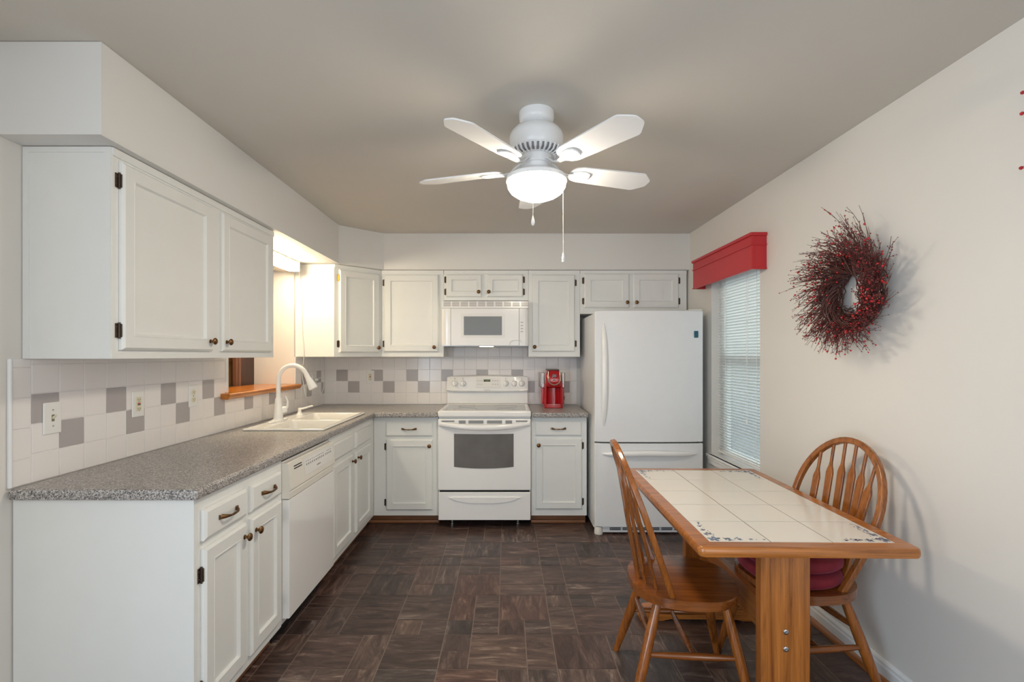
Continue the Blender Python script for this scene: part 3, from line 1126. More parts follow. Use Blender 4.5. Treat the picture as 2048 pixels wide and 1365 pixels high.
def bowed(z0, z1):
    b = B()
    pl = []
    n_ = 14
    for k in range(n_ + 1):
        t = -1 + 2 * k / n_
        pl.append((t * (FW - 0.008), 0.0 + 0.012 * t * t))
    pl = [(-FW, 0.058), (-FW, 0.026), (-FW + 0.002, 0.018)] + pl + [(FW - 0.002, 0.018), (FW, 0.026), (FW, 0.058)]
    b.prism(pl, z0, z1, 0.006, 3)
    return b


d1 = obj('door', bowed(0.718, 1.727), APPT, c, 40)
b = B()
pts, rad = [], []
for k in range(25):
    t = -1 + 2 * k / 24
    pts.append((-FW + 0.068, 0.010 - 0.045 * (1 - abs(t) ** 2.6), 1.235 + 0.395 * t))
    e = 1 - abs(t) ** 4
    rad.append((0.006 + 0.015 * e ** 0.7, 0.005 + 0.009 * e))
b.tube(pts, rad, 14, side=(1, 0, 0))
obj('handle', b, APPL, d1, 50)
d2 = obj('freezer_drawer', bowed(0.066, 0.706), APPT, c, 40)
b = B()
pts, rad = [], []
for k in range(25):
    t = -1 + 2 * k / 24
    pts.append((0.36 * t, 0.004 - 0.045 * (1 - abs(t) ** 2.6), 0.632 + 0.004 * cos(t * pi)))
    e = 1 - abs(t) ** 4
    rad.append((0.006 + 0.015 * e ** 0.7, 0.005 + 0.009 * e))
b.tube(pts, rad, 14, side=(0, 0, 1))
obj('handle', b, APPL, d2, 50)
b = B().box(-FW + 0.06, FW - 0.02, 0.035, 0.06, 0.012, 0.060, 0.003)
gp = obj('toe_grille', b, APPT, c)
b = B()
for z in (0.034, 0.046):
    for k in range(7):
        b.box(-FW + 0.12 + k * 0.1, -FW + 0.205 + k * 0.1, 0.033, 0.037, z - 0.0035, z + 0.0035)
obj('grille_slots', b, DARK, gp, 0)
for s in (-1, 1):
    b = B().lathe([(0.032, 0), (0.034, 0.008), (0.032, 0.045), (0.025, 0.060), (0.0005, 0.061)], (s * (FW - 0.036), 0.045, 0), 20)
    obj('foot', b, BISQ, c, 50)
obj('hinge_cover', B().box(FW - 0.10, FW - 0.006, 0.015, 0.11, 1.7275, 1.742, 0.006, 3), BISQ, c)
obj('hinge_cover', B().box(-FW + 0.006, -FW + 0.02, 0.08, 0.11, 1.7125, 1.722, 0.002), BISQ, c)
b = B().box(-0.016, 0.016, -0.004, 0.0, -0.026, 0.026, 0.0015)
tag(obj('magnet', b, TEAL, loc=(1.4535, 3.7466, 1.546), rz=0.06), 'small dark teal magnet at the top right of the refrigerator door', 'magnet')

# ------------------------------------------------------------------ coffee maker
c = thing('coffee_maker', 'red single-cup coffee maker on the short counter', 'coffee maker', (0.408, 4.225, CT + 0.0008), R(3))
b = B()
b.prism(rrect(-0.082, 0.082, 0.0, 0.235, 0.03), 0, 0.022, 0.005, 2)
b.prism(rrect(-0.076, 0.076, 0.004, 0.09, 0.02), 0.020, 0.034, 0.005, 2)
obj('base', b, REDG, c, 50)
b = B()
# column with a scooped front under the brew head
pl = [(-0.082, 0.235), (-0.082, 0.03), (-0.066, 0.022)] + [(0.060 * sin(t), 0.030 + 0.065 * cos(t)) for t in [R(-85 + 170 * k / 12) for k in range(13)]] + [(0.066, 0.022), (0.082, 0.03), (0.082, 0.235)]
rings = []
for z, s_ in ((0.018, 1.0), (0.10, 0.985), (0.18, 0.96), (0.215, 0.95)):
    rings.append([(x * s_, y, z) for x, y in pl])
b.rings(rings)
obj('column', b, REDG, c, 50)
b = B()
rings = []
for z, hw_, y0, r in ((0.175, 0.046, 0.020, 0.02), (0.188, 0.062, 0.004, 0.025), (0.225, 0.070, -0.010, 0.030), (0.27, 0.070, -0.006, 0.03), (0.315, 0.060, 0.012, 0.025), (0.327, 0.052, 0.030, 0.02)):
    rings.append([(x, y, z) for x, y in rrect(-hw_, hw_, y0, 0.19, r)])
b.rings(rings)
hd = obj('brew_head', b, REDG, c, 50)
b = B()
pts, rad = [], []
for k in range(21):
    a = pi + pi * k / 20
    x = 0.053 * cos(a)
    z = 0.255 + 0.052 * sin(a)
    y = -0.016 if z > 0.19 else -0.014
    pts.append((x, y + 0.010 * abs(cos(a)) ** 4, z))
    rad.append((0.010, 0.005))
pts = [(-0.049, 0.008, 0.322)] + pts + [(0.049, 0.008, 0.322)]
rad = [(0.004, 0.004)] + rad + [(0.004, 0.004)]
b.tube(pts, rad, 10, side=(0, 1, 0))
obj('lid_handle', b, SILV, hd, 50)
obj('screen', B().box(-0.016, 0.018, -0.0135, 0.004, 0.268, 0.294, 0.001), plain('screen_grey', (0.10, 0.08, 0.085), 0.2), hd)
obj('brand_mark', B().box(-0.012, 0.012, -0.0135, 0.0, 0.240, 0.248, 0.001), BLKP, hd)
obj('lid', B().box(-0.052, 0.052, 0.030, 0.16, 0.327, 0.338, 0.005), plain('lid_grey', (0.16, 0.15, 0.15), 0.35), hd)
for s in (-1, 1):
    b = B().prism(rrect(s * 0.092 - 0.018, s * 0.092 + 0.018, 0.06, 0.22, 0.012), 0.175, 0.305, 0.004, 2)
    obj('water_tank', b, TANK, c, 50)
    b = B().box(s * 0.088 - 0.012, s * 0.088 + 0.012, 0.065, 0.215, 0.03, 0.1745, 0.008, 3)
    obj('tank_base', b, REDG, c, 50)
b = B()
b.tube([(0.085, 0.20, 0.13), (0.105, 0.19, 0.115), (0.122, 0.185, 0.085), (0.120, 0.185, 0.055), (0.100, 0.19, 0.036), (0.078, 0.20, 0.03)], 0.0032, 8)
obj('power_cord', b, BLKP, c, 50)


# ------------------------------------------------------------------ switch and outlets (local: face toward -y)
def wall_plate(name, label, cat, loc, rz, kind, group=None):
    c = thing(name, label, cat, loc, rz, group)
    obj('plate', B().box(-0.036, 0.036, -0.0065, 0.0, -0.059, 0.059, 0.004, 3), WPLA, c)
    if kind == 'switch':
        obj('toggle_slot', B().box(-0.0055, 0.0055, -0.0072, -0.005, -0.0125, 0.0125), plain('slot_shadow', (0.20, 0.18, 0.12), 0.5), c)
        b = B()
        b.tube([(0, -0.005, 0.0), (0, -0.014, 0.006), (0, -0.019, 0.010)], [(0.0045, 0.0055), (0.004, 0.004), (0.0035, 0.003)], 10, side=(1, 0, 0))
        obj('toggle', b, IVOR, c, 50)
        for z in (-0.030, 0.030):
            b = B().lathe([(0.0032, 0), (0.003, -0.0012), (0.0005, -0.0015)], (0, -0.0065, z), 12, 'Y')
            obj('screw', b, SILV, c)
    elif kind == 'gfci':
        f = obj('receptacle', B().box(-0.0165, 0.0165, -0.0085, -0.005, -0.033, 0.033, 0.0012), IVOR, c)
        b = B()
        for z in (-0.021, 0.021):
            for x in (-0.006, 0.006):
                b.box(x - 0.001, x + 0.001, -0.009, -0.008, z - 0.004, z + 0.004)
            b.lathe([(0.0022, 0), (0.0022, -0.0005)], (0, -0.0085, z - 0.008), 10, 'Y')
        b.box(-0.008, 0.008, -0.0100, -0.008, -0.0055, -0.001, 0.0006)
        obj('slots', b, BLKP, f, 0)
        obj('reset_button', B().box(-0.008, 0.008, -0.0100, -0.008, 0.001, 0.0055, 0.0006), REDP, f)
    else:
        for z in (-0.0195, 0.0195):
            b = B().prism([(0.017 * cos(a), 0.0145 * sin(a)) for a in [2 * pi * k / 24 for k in range(24)]], 0, 0.003, 0.0008)
            b2 = B()
            b2.lathe([(0.0165, 0), (0.0165, -0.0025), (0.0155, -0.003)], (0, -0.006, z), 24, 'Y')
            b.bm.free()
            f = obj('receptacle', b2, IVOR, c)
            b = B()
            for x in (-0.006, 0.006):
                b.box(x - 0.001, x + 0.001, -0.0095, -0.0088, z - 0.002, z + 0.006)
            b.lathe([(0.0022, 0), (0.0022, -0.0005)], (0, -0.009, z - 0.007), 10, 'Y')
            obj('slots', b, BLKP, f, 0)
        b = B().lathe([(0.003, 0), (0.0028, -0.001), (0.0005, -0.0013)], (0, -0.0065, 0), 12, 'Y')
        obj('screw', b, SILV, c)
    return c


TX = XL + 0.0081
wall_plate('light_switch', 'white toggle light switch plate on the left tile wall', 'light switch', (TX, 1.826, 1.150), pi / 2, 'switch')
wall_plate('wall_outlet', 'outlet with red reset button left of the plain duplex outlet', 'outlet', (TX, 2.250, 1.160), pi / 2, 'gfci')
wall_plate('wall_outlet', 'plain white duplex outlet nearest the pass-through sill', 'outlet', (TX, 2.645, 1.164), pi / 2, 'duplex')
wall_plate('wall_outlet', 'outlet on the back tile wall left of the stove', 'outlet', (-1.277, YB - 0.0081, 1.183), 0, 'gfci')
wall_plate('wall_outlet', 'corner outlet behind the faucet with the light cord plugged in', 'outlet', (TX, 4.30, 1.150), pi / 2, 'duplex')

# ------------------------------------------------------------------ fluorescent light over the pass-through
c = thing('fluorescent_light', 'lit white fluorescent tube light under the soffit over the sink', 'light fixture', (XL + 0.0005, 3.000, 2.1255))
b = B()
pr = [(0, 0), (0.070, 0), (0.076, -0.010), (0.076, -0.022), (0.0, -0.022)]
b.rings([[(x, y, z) for x, z in pr] for y in (0, 0.835)])
b.box(0, 0.083, -0.006, 0.0, -0.083, 0.0, 0.003)
b.box(0, 0.083, 0.835, 0.841, -0.083, 0.0, 0.003)
obj('housing', b, BISQ, c, 30)
b = B()
pr = [(0.004, -0.0222), (0.078, -0.0222), (0.082, -0.042), (0.079, -0.066), (0.066, -0.078), (0.004, -0.080)]
b.rings([[(x, y, z) for x, z in pr] for y in (0.0005, 0.8345)])
obj('diffuser', b, LENS, c, 40)


def smooth_path(P, n=6):
    P = [V(p) for p in P]
    out = []
    for i in range(len(P) - 1):
        p0, p1, p2, p3 = P[max(i - 1, 0)], P[i], P[i + 1], P[min(i + 2, len(P) - 1)]
        for k in range(n):
            t = k / n
            out.append(0.5 * ((2 * p1) + (p2 - p0) * t + (2 * p0 - 5 * p1 + 4 * p2 - p3) * t * t + (3 * p1 - p0 - 3 * p2 + p3) * t ** 3))
    out.append(P[-1])
    return out


b = B()
o0 = V((XL + 0.0005, 3.000, 2.1255))
rel = lambda pts: [V(p) - o0 for p in pts]
b.tube(smooth_path(rel([(-1.66, 3.842, 2.09), (-1.655, 3.875, 2.06), (-1.668, 3.935, 1.99), (-1.66, 3.940, 1.86), (-1.655, 3.940, 1.70), (-1.652, 3.938, 1.56), (-1.640, 3.936, 1.42), (-1.648, 3.95, 1.34), (-1.69, 4.02, 1.24), (-1.695, 4.06, 1.15), (-1.69, 4.09, 1.05), (-1.688, 4.15, 0.985), (-1.688, 4.26, 0.955),
                         (-1.690, 4.36, 1.00), (-1.685, 4.46, 1.06), (-1.680, 4.47, 1.13), (-1.672, 4.40, 1.180), (-1.685, 4.32, 1.172)])), 0.0032, 8)
b.box(*(lambda p: (p.x - 0.006, p.x + 0.022, p.y - 0.012, p.y + 0.012, p.z - 0.010, p.z + 0.010))(V((-1.690, 4.305, 1.170)) - o0), 0.003)
obj('power_cord', b, WPLA, c, 50)

# ------------------------------------------------------------------ window, blind, valance on the right wall
wl = lambda y, off=0.0: (xr(y) + off, y, 0)
wroot = bpy.data.objects.new('window_1', None)
COL.objects.link(wroot)
wroot.location = (xr(WY0), WY0, WZ0)
wroot.rotation_euler = (0, 0, TH)
wroot['kind'] = 'structure'
LW, LH = WY1 - WY0, WZ1 - WZ0
b = B()                                                     # local: y along the wall, x outward
for y0, y1, z0, z1 in ((0, 0.030, 0, LH), (LW - 0.030, LW, 0, LH), (0, LW, 0, 0.035), (0, LW, LH - 0.035, LH)):
    b.box(0.085, 0.138, y0 + .0005, y1 - .0005, z0 + .0005, z1 - .0005, 0.003)
obj('frame', b, TRIM, wroot)
mid = 1.372 - WZ0
for nm, x0, z0, z1 in (('sash', 0.115, mid - 0.02, LH - 0.036), ('sash', 0.092, 0.036, mid + 0.02)):
    b = B()
    for y0, y1, a0, a1 in ((0.031, 0.066, z0, z1), (LW - 0.066, LW - 0.031, z0, z1), (0.066, LW - 0.066, z0, z0 + 0.038), (0.066, LW - 0.066, z1 - 0.038, z1)):
        b.box(x0, x0 + 0.020, y0, y1, a0, a1, 0.002)
    s_ = obj(nm, b, TRIM, wroot)
    obj('pane', B().box(x0 + 0.008, x0 + 0.012, 0.066, LW - 0.066, z0 + 0.038, z1 - 0.038), GLASSM, s_)
# stool and apron
b = B()
b.box(-0.030, 0.085, 0.001, LW - 0.001, 0.0005, 0.020, 0.004)
b.box(-0.032, -0.001, -0.04, LW + 0.04, 0.0, 0.020, 0.007, 3)
b.box(-0.018, -0.001, -0.02, LW + 0.02, -0.055, -0.0005, 0.005)
b.box(-0.024, -0.001, -0.025, LW + 0.025, -0.022, -0.0005, 0.006)
obj('stool', b, TRIM, wroot)

c = thing('window_blind', 'white horizontal slat blind nearly closed in the window', 'blind', (xr(WY0), WY0, WZ0 + 0.02), TH)
b = B()
z = 0.045
nsl = 0
tilt = R(47)
while z < LH - 0.09:
    for k in range(4):
        pass
    hw_ = 0.0125
    secs = []
    for t in (-1, -0.5, 0, 0.5, 1):
        a = hw_ * t
        bow = 0.0018 * (1 - t * t)
        # inner (room) edge is the higher one
        secs.append((0.060 + a * cos(tilt) + bow * sin(tilt), z - a * sin(tilt) + bow * cos(tilt)))
    top = [(x, zz) for x, zz in secs]
    bot = [(x - 0.0006 * sin(tilt), zz - 0.0006 * cos(tilt)) for x, zz in secs][::-1]
    b.rings([[(x, y, zz) for x, zz in top + bot] for y in (0.012, LW - 0.006)])
    z += 0.0208
obj('slats', b, SLAT, c, 30)
obj('bottom_rail', B().box(0.047, 0.073, 0.010, LW - 0.005, 0.018, 0.034, 0.003), TRIM, c)
obj('headrail', B().box(0.040, 0.080, 0.010, LW - 0.005, LH - 0.075, LH - 0.035, 0.003), TRIM, c)
for y in (0.13, LW - 0.13):
    obj('ladder_cord', B().box(0.0470, 0.0480, y - 0.002, y + 0.002, 0.03, LH - 0.06), WPLA, c, 0)
b = B()
b.tube([(0.036, LW - 0.15, LH - 0.06), (0.036, LW - 0.15, 0.80)], 0.004, 8)
obj('tilt_wand', b, WPLA, c)
b = B()
b.tube([(0.034, 0.22, LH - 0.06), (0.034, 0.22, 0.33)], 0.0012, 6)
b.tube([(0.034, 0.235, LH - 0.06), (0.034, 0.235, 0.33)], 0.0012, 6)
b.lathe([(0.003, 0.335), (0.008, 0.31), (0.008, 0.30), (0.0005, 0.298)], (0.034, 0.2275, 0), 10)
obj('lift_cord', b, WPLA, c)

c = thing('valance', 'red painted wooden valance box above the window blind', 'valance', (xr(2.995), 2.995, 1.915), TH)
VL, VD, VH = 0.915, 0.094, 0.222
b = B()
b.box(-VD, -VD + 0.016, 0, VL, 0, VH, 0.0015)
b.box(-VD + 0.016, -0.0005, 0, 0.016, 0, VH, 0.0015)
b.box(-VD + 0.016, -0.0005, VL - 0.016, VL, 0, VH, 0.0015)
b.box(-VD + 0.016, -0.0005, 0.016, VL - 0.016, VH - 0.014, VH - 0.0005)
obj('board', b, REDP, c)
for nm, z0, z1, e in (('crown_moulding', VH - 0.016, VH + 0.004, 0.010), ('bead', 0.146, 0.156, 0.006), ('bead', -0.001, 0.010, 0.005)):
    b = B()
    b.box(-VD - e, -VD - 0.0002, -e, VL + e, z0, z1, 0.004, 3)
    b.box(-VD, -0.0005, -e, -0.0002, z0, z1, 0.004, 3)
    b.box(-VD, -0.0005, VL + 0.0002, VL + e, z0, z1, 0.004, 3)
    obj(nm, b, REDP, c, 50)


# ------------------------------------------------------------------ twig wreaths on the right wall
def wreath(label, y, z, ring_r, reach, n_tw, n_ring, seed, loc=None, extra=()):
    c = thing('wreath', label, 'wreath', (xr(y), y, z), TH)
    rnd = random.Random(seed)
    bt, bb_, bu = B(), B(), B()
    out = lambda a: V((0, -cos(a), sin(a)))                 # a=0 toward the camera (right in the picture)

    def berry(p, r):
        bmesh.ops.create_icosphere(bb_.bm, subdivisions=1, radius=r, matrix=MX.Translation(p))
    for k in range(n_ring):                                  # wound base ring
        a0 = rnd.random() * 2 * pi
        ph, rr = rnd.random() * 6.28, rnd.uniform(0.01, 0.056)
        L = rnd.uniform(1.0, 2.6)
        pts = []
        for i in range(11):
            a = a0 + L * i / 10
            q = ph + i * 0.35
            rad = ring_r + rr * cos(q)
            pts.append(out(a) * rad + V((-0.062 + rr * sin(q), 0, 0)))
        bt.tube(pts, rnd.uniform(0.0011, 0.0021), 4, caps=False)
        if rnd.random() < 0.35:
            berry(pts[rnd.randrange(11)] + V((-0.012, 0, 0)), rnd.uniform(0.0034, 0.0056))
    for k in range(n_tw):                                    # spray of twigs, swirled
        a0 = 2 * pi * k / n_tw + rnd.uniform(-.06, .06)
        L = reach * rnd.uniform(0.66, 1.02)
        if 0.1 < (a0 % (2 * pi)) < 1.3 and rnd.random() < 0.3:
            L *= rnd.uniform(1.1, 1.4)
        sw = rnd.uniform(0.25, 0.75)
        lift = rnd.uniform(0.02, 0.15)
        pts = []
        for i in range(8):
            t = i / 7
            a = a0 + sw * (t ** 0.9)
            rad = ring_r * 0.9 + (L - ring_r * 0.9) * t
            pts.append(out(a) * rad + V((-0.045 - lift * t + rnd.uniform(-.004, .004), rnd.uniform(-.004, .004), rnd.uniform(-.004, .004))))
        r0 = rnd.uniform(0.0013, 0.0020)
        bt.tube(pts, [r0 * (1 - 0.55 * i / 7) for i in range(8)], 4, caps=False)
        side_n = rnd.randint(3, 6)
        for q in range(side_n):                              # side shoots with buds
            i = rnd.randint(2, 6)
            base = pts[i]
            dirv = (pts[min(i + 1, 7)] - pts[i - 1]).normalized()
            off = V((rnd.uniform(-1, .6), rnd.uniform(-1, 1), rnd.uniform(-1, 1))).normalized()
            tipp = base + (dirv * 0.8 + off * 0.75) * rnd.uniform(0.018, 0.05)
            if tipp.x > -0.004:
                tipp.x = -0.006
            bt.tube([base, tipp], [0.0011, 0.0006], 3, caps=False)
            for s_ in range(2):
                p = base.lerp(tipp, 0.55 + 0.45 * s_)
                bmesh.ops.create_icosphere(bu.bm, subdivisions=1, radius=rnd.uniform(0.0018, 0.0032), matrix=MX.Translation(p))
            if rnd.random() < 0.16:
                berry(tipp, rnd.uniform(0.0032, 0.0054))
        if rnd.random() < 0.22:
            berry(pts[rnd.randint(2, 6)] + V((-0.004, 0, 0)), rnd.uniform(0.0038, 0.0060))
    for p in extra:
        q = V(p)
        a = q * 0.35 + V((-0.03, 0, 0))
        bt.tube([a, q], [0.0016, 0.0009], 4)
        berry(q, 0.0062)
    obj('twigs', bt, TWIG, c, 0, fix=False)
    o = obj('berries', bb_, BERR, c, 60)
    o['kind'] = 'stuff'
    o = obj('buds', bu, BUD, c, 60)
    o['kind'] = 'stuff'
    return c


wreath('twig wreath with red berries hanging right of the window', 2.190, 1.674, 0.128, 0.285, 430, 230, 5)
wy = 1.115
ex = []
for pz, yy in ((2.185, 1.484), (2.122, 1.486), (1.957, 1.488)):
    ex.append((-0.045, yy - wy, pz - 2.07))
wreath('second berry wreath, cut off by the right edge of the photo', wy, 2.07, 0.105, 0.225, 60, 40, 9, extra=ex)

# ------------------------------------------------------------------ dining table
c = thing('dining_table', 'oak trestle table with white tile top and blue corner flowers', 'table', (1.012, 2.172, 0), R(-1.1))
TL, TWd, TZ = 0.519, 0.3135, 0.750                        # half length / half width of the tile field
FR = 0.052
b = B()


def fring(i, z):
    o_ = FR - i
    return [(x, y, z) for x, y in rrect(-TWd - o_, TWd + o_, -TL - o_, TL + o_, max(0.022 - i, 0.004), 4)]


rings = [[(x, y, TZ - 0.012) for x, y in rrect(-TWd, TWd, -TL, TL, 0.0005, 4)],
         [(x, y, TZ) for x, y in rrect(-TWd, TWd, -TL, TL, 0.0005, 4)]]
rings += [fring(0.010, TZ), fring(0.0045, TZ - 0.0025), fring(0.001, TZ - 0.009), fring(0, TZ - 0.018), fring(0.001, TZ - 0.027), fring(0.0045, TZ - 0.0335), fring(0.012, TZ - 0.036)]
b.rings(rings, False, True)
fr = obj('frame', b, OAKX, c, 40)
b = B()
g = 0.0019
for i in range(3):
    for j in range(5):
        x0, x1 = -TWd + 2 * TWd * i / 3, -TWd + 2 * TWd * (i + 1) / 3
        y0, y1 = -TL + 2 * TL * j / 5, -TL + 2 * TL * (j + 1) / 5
        b.box(x0 + g, x1 - g, y0 + g, y1 - g, TZ - 0.010, TZ + 0.0003, 0.001)
b.box(-TWd + 0.0005, TWd - 0.0005, -TL + 0.0005, TL - 0.0005, TZ - 0.0118, TZ - 0.0012)
b.bm.faces.ensure_lookup_table()
for f in b.bm.faces:
    f.material_index = 1 if max(v.co.z for v in f.verts) < TZ - 0.001 and min(v.co.z for v in f.verts) < TZ - 0.0115 or abs(f.calc_center_median().z - (TZ - 0.0012)) < 1e-5 else 0
ti = obj('tile_top', b, [TTILE, TGROUT], c, 30)
# printed vine and flowers in the four corners
rnd = random.Random(4)
b = B()


def leaf(x, y, a, l, w_):
    pts = []
    for k in range(8):
        t = 2 * pi * k / 8
        u_, v_ = l * cos(t), w_ * sin(t)
        pts.append((x + u_ * cos(a) - v_ * sin(a), y + u_ * sin(a) + v_ * cos(a), TZ + 0.0007))
    b.face(pts)


def flower(x, y, r):
    for k in range(5):
        a = 2 * pi * k / 5 + rnd.random()
        leaf(x + r * .75 * cos(a), y + r * .75 * sin(a), a, r * .62, r * .42)


for sx in (-1, 1):
    for sy in (-1, 1):
        cx, cy = sx * (TWd - 0.026), sy * (TL - 0.026)
        flower(cx, cy, 0.017)
        for ax in (0, 1):
            for k in range(30):
                t = 0.012 + 0.165 * rnd.random() ** 1.15
                dens = 1 - t / 0.19
                if rnd.random() > 0.35 + 0.65 * dens:
                    continue
                lat = rnd.uniform(-0.012, 0.014) * (0.4 + dens)
                if ax == 0:
                    x, y = cx - sx * t, cy - sy * lat
                else:
                    x, y = cx - sx * lat, cy - sy * t
                leaf(x, y, rnd.random() * 3.14, rnd.uniform(0.003, 0.0075), rnd.uniform(0.0012, 0.0034))
            for t, r in ((0.048, 0.011), (0.088, 0.007), (0.125, 0.006)):
                if ax == 0:
                    flower(cx - sx * t, cy + sy * 0.004, r)
                else:
                    flower(cx + sx * 0.004, cy - sy * t, r)
obj('flower_print', b, DECOR, ti, 0)
PY = 0.395
for s in (-1, 1):
    b = B().box(-0.089, 0.089, s * PY - 0.021, s * PY + 0.021, 0.055, TZ - 0.0362, 0.006, 3)
    obj('post', b, OAKZ, c)
    b = B()
    pl = [(-0.325, 0), (-0.335, 0.03), (-0.325, 0.050), (-0.295, 0.062), (-0.26, 0.064), (-0.20, 0.076), (-0.14, 0.09), (-0.10, 0.095), (0.10, 0.095), (0.14, 0.09), (0.20, 0.076), (0.26, 0.064), (0.295, 0.062), (0.325, 0.050), (0.335, 0.03), (0.325, 0), (0.20, 0.0), (0.17, 0.018), (-0.17, 0.018), (-0.20, 0)]
    b.M = MX(((1, 0, 0, 0), (0, 0, 1, s * PY), (0, 1, 0, 0), (0, 0, 0, 1)))
    b.prism(pl[::-1], -0.036, 0.036, 0.006, 2)
    obj('foot', b, OAKX, c, 40)
b = B().box(-0.016, 0.016, -PY + 0.0215, PY - 0.0215, 0.305, 0.425, 0.004)
obj('stretcher', b, OAKY, c)
for z in (0.326, 0.388):
    b = B().lathe([(0.0095, 0), (0.0095, -0.003), (0.007, -0.0045), (0.0045, -0.0046), (0.004, -0.002), (0.0005, -0.002)], (0.0, -PY - 0.0212, z), 16, 'Y')
    obj('bolt', b, STEEL, c)


# ------------------------------------------------------------------ chairs (local +x is the front of the seat)
def seat_outline(s=1.0, n=44):
    out = []
    for k in range(n):
        a = 2 * pi * k / n
        e = 2.7 if cos(a) > 0 else 2.15
        cx, cy = cos(a), sin(a)
        x = 0.213 * s * math.copysign(abs(cx) ** (2 / e), cx)
        y = 0.218 * s * math.copysign(abs(cy) ** (2 / 2.5), cy)
        out.append((x, y))
    return out


ZS = 0.450


def hoop_pt(u, t):
    return V((-0.075 - 0.200 * t, u, ZS - 0.012 + 0.572 * t))


def chair(label, x, y, rz, group):
    c = thing('dining_chair', label, 'chair', (x, y, 0), rz, group)
    obj('seat', B().prism(seat_outline(), ZS - 0.036, ZS, 0.009, 3), CHS, c, 40)
    pts = []
    for k in range(8):
        t = 0.55 * k / 8
        pts.append(hoop_pt(-(0.176 + 0.056 * sin(pi / 2 * t / 0.55)), t))
    for k in range(25):
        a = pi - pi * k / 24
        pts.append(hoop_pt(0.232 * cos(a), 0.55 + 0.45 * sin(a)))
    for k in range(7, -1, -1):
        t = 0.55 * k / 8
        pts.append(hoop_pt(0.176 + 0.056 * sin(pi / 2 * t / 0.55), t))
    # box-like bent section: use a rounded rectangle sweep
    b = B()
    nrm = V((0.572, 0, 0.200)).normalized()
    rings = []
    m = len(pts)
    for i in range(m):
        t = (pts[min(i + 1, m - 1)] - pts[max(i - 1, 0)]).normalized()
        s_ = t.cross(nrm).normalized()
        rings.append([pts[i] + s_ * px + nrm * py for px, py in rrect(-0.0135, 0.0135, -0.012, 0.012, 0.006, 3)])
    b.rings(rings)
    obj('backrest_hoop', b, CHX, c, 45)
    for k in range(6):
        q = -1 + 2 * k / 5
        uf = 0.118 * q
        ut = 0.150 * q
        foot = V((-0.178 + 0.055 * q * q, uf, ZS - 0.010))
        head = hoop_pt(ut, 0.55 + 0.45 * sqrt(1 - (ut / 0.232) ** 2) - 0.018)
        n_ = 34
        P, rad = [], []
        for i in range(n_ + 1):
            t = i / n_
            P.append(foot.lerp(head, t))
            if t < 0.06:
                wd = 0.0062
            elif t < 0.15:
                wd = 0.0062 + 0.0088 * (t - 0.06) / 0.09
            elif t < 0.775:
                wd = 0.0150 + 0.0040 * (t - 0.15) / 0.625
            elif t < 0.835:
                wd = 0.0190 - 0.0128 * ((t - 0.775) / 0.06)
            else:
                wd = 0.0062
            th = 0.0060
            rad.append((wd, th))
        tdir = (head - foot).normalized()
        sd = (V((0, 1, 0)) - tdir * tdir.y).normalized()
        nd = tdir.cross(sd)
        b = B()
        b.rings([[p_ + sd * q0 + nd * q1 for q0, q1 in rrect(-w_, w_, -h_, h_, min(w_, h_) * 0.7, 3)] for p_, (w_, h_) in zip(P, rad)])
        obj('spindle', b, CHX, c, 50)
    legs = {}
    for nm, sx, sy in (('fl', 1, 1), ('fr', 1, -1), ('bl', -1, 1), ('br', -1, -1)):
        top = V((0.135 if sx > 0 else -0.120, sy * 0.128, ZS - 0.034))
        bot = V((0.222 if sx > 0 else -0.238, sy * 0.212, 0.0))
        legs[nm] = (top, bot)
        P, rad = [], []
        for i in range(9):
            t = i / 8
            P.append(top.lerp(bot, t))
            rad.append(0.0155 + 0.0055 * sin(pi * min(1, t * 1.15)) - 0.002 * max(0, t - 0.8) / 0.2)
        obj('leg', B().tube(P, rad, 12), CHX, c, 50)

    def at(nm, z):
        a, bq = legs[nm]
        return a.lerp(bq, (a.z - z) / (a.z - bq.z))

    def rung(p, q):
        P = [p.lerp(q, i / 10) for i in range(11)]
        obj('stretcher', B().tube(P, [0.0085 + 0.0055 * sin(pi * i / 10) for i in range(11)], 10), CHS, c, 50)
    for sd in ('l', 'r'):
        rung(at('b' + sd, 0.215), at('f' + sd, 0.215))
    rung(at('bl', 0.215).lerp(at('fl', 0.215), 0.52), at('br', 0.215).lerp(at('fr', 0.215), 0.52))
    rung(at('bl', 0.285), at('br', 0.285))
    return c


chair('oak arrow-back chair with bare seat, left of the table', 0.732, 2.060, R(-4.5), 'dining chairs at the table')
chair('oak arrow-back chair with red cushions, against the right wall', 1.235, 2.105, pi + R(5.5), 'dining chairs at the table')

for k, (dz, sx, lab) in enumerate(((0.0005, 0.88, 'lower red seat cushion, flat on the right chair'), (0.0645, 0.90, 'upper red seat cushion, topmost on the right chair'))):
    b = B()
    prof = [(0.80, 0.000), (0.93, 0.004), (0.985, 0.014), (1.0, 0.027), (0.99, 0.042), (0.95, 0.052), (0.85, 0.058), (0.55, 0.061), (0.05, 0.058)]
    rings = []
    for s_, z in prof:
        rings.append([(x * s_ + 0.022, y * s_ * 0.97, z + 0.003 * sin(5 * x / 0.2 + k) * (z > 0.05)) for x, y in seat_outline(sx)])
    b.rings(rings)
    o = obj('seat_cushion', b, REDF, None, 60, loc=(1.235, 2.105, ZS + dz), rz=pi + R(5.5 - 3 * k))
    tag(o, lab, 'cushion', 'red seat cushions on the right chair')

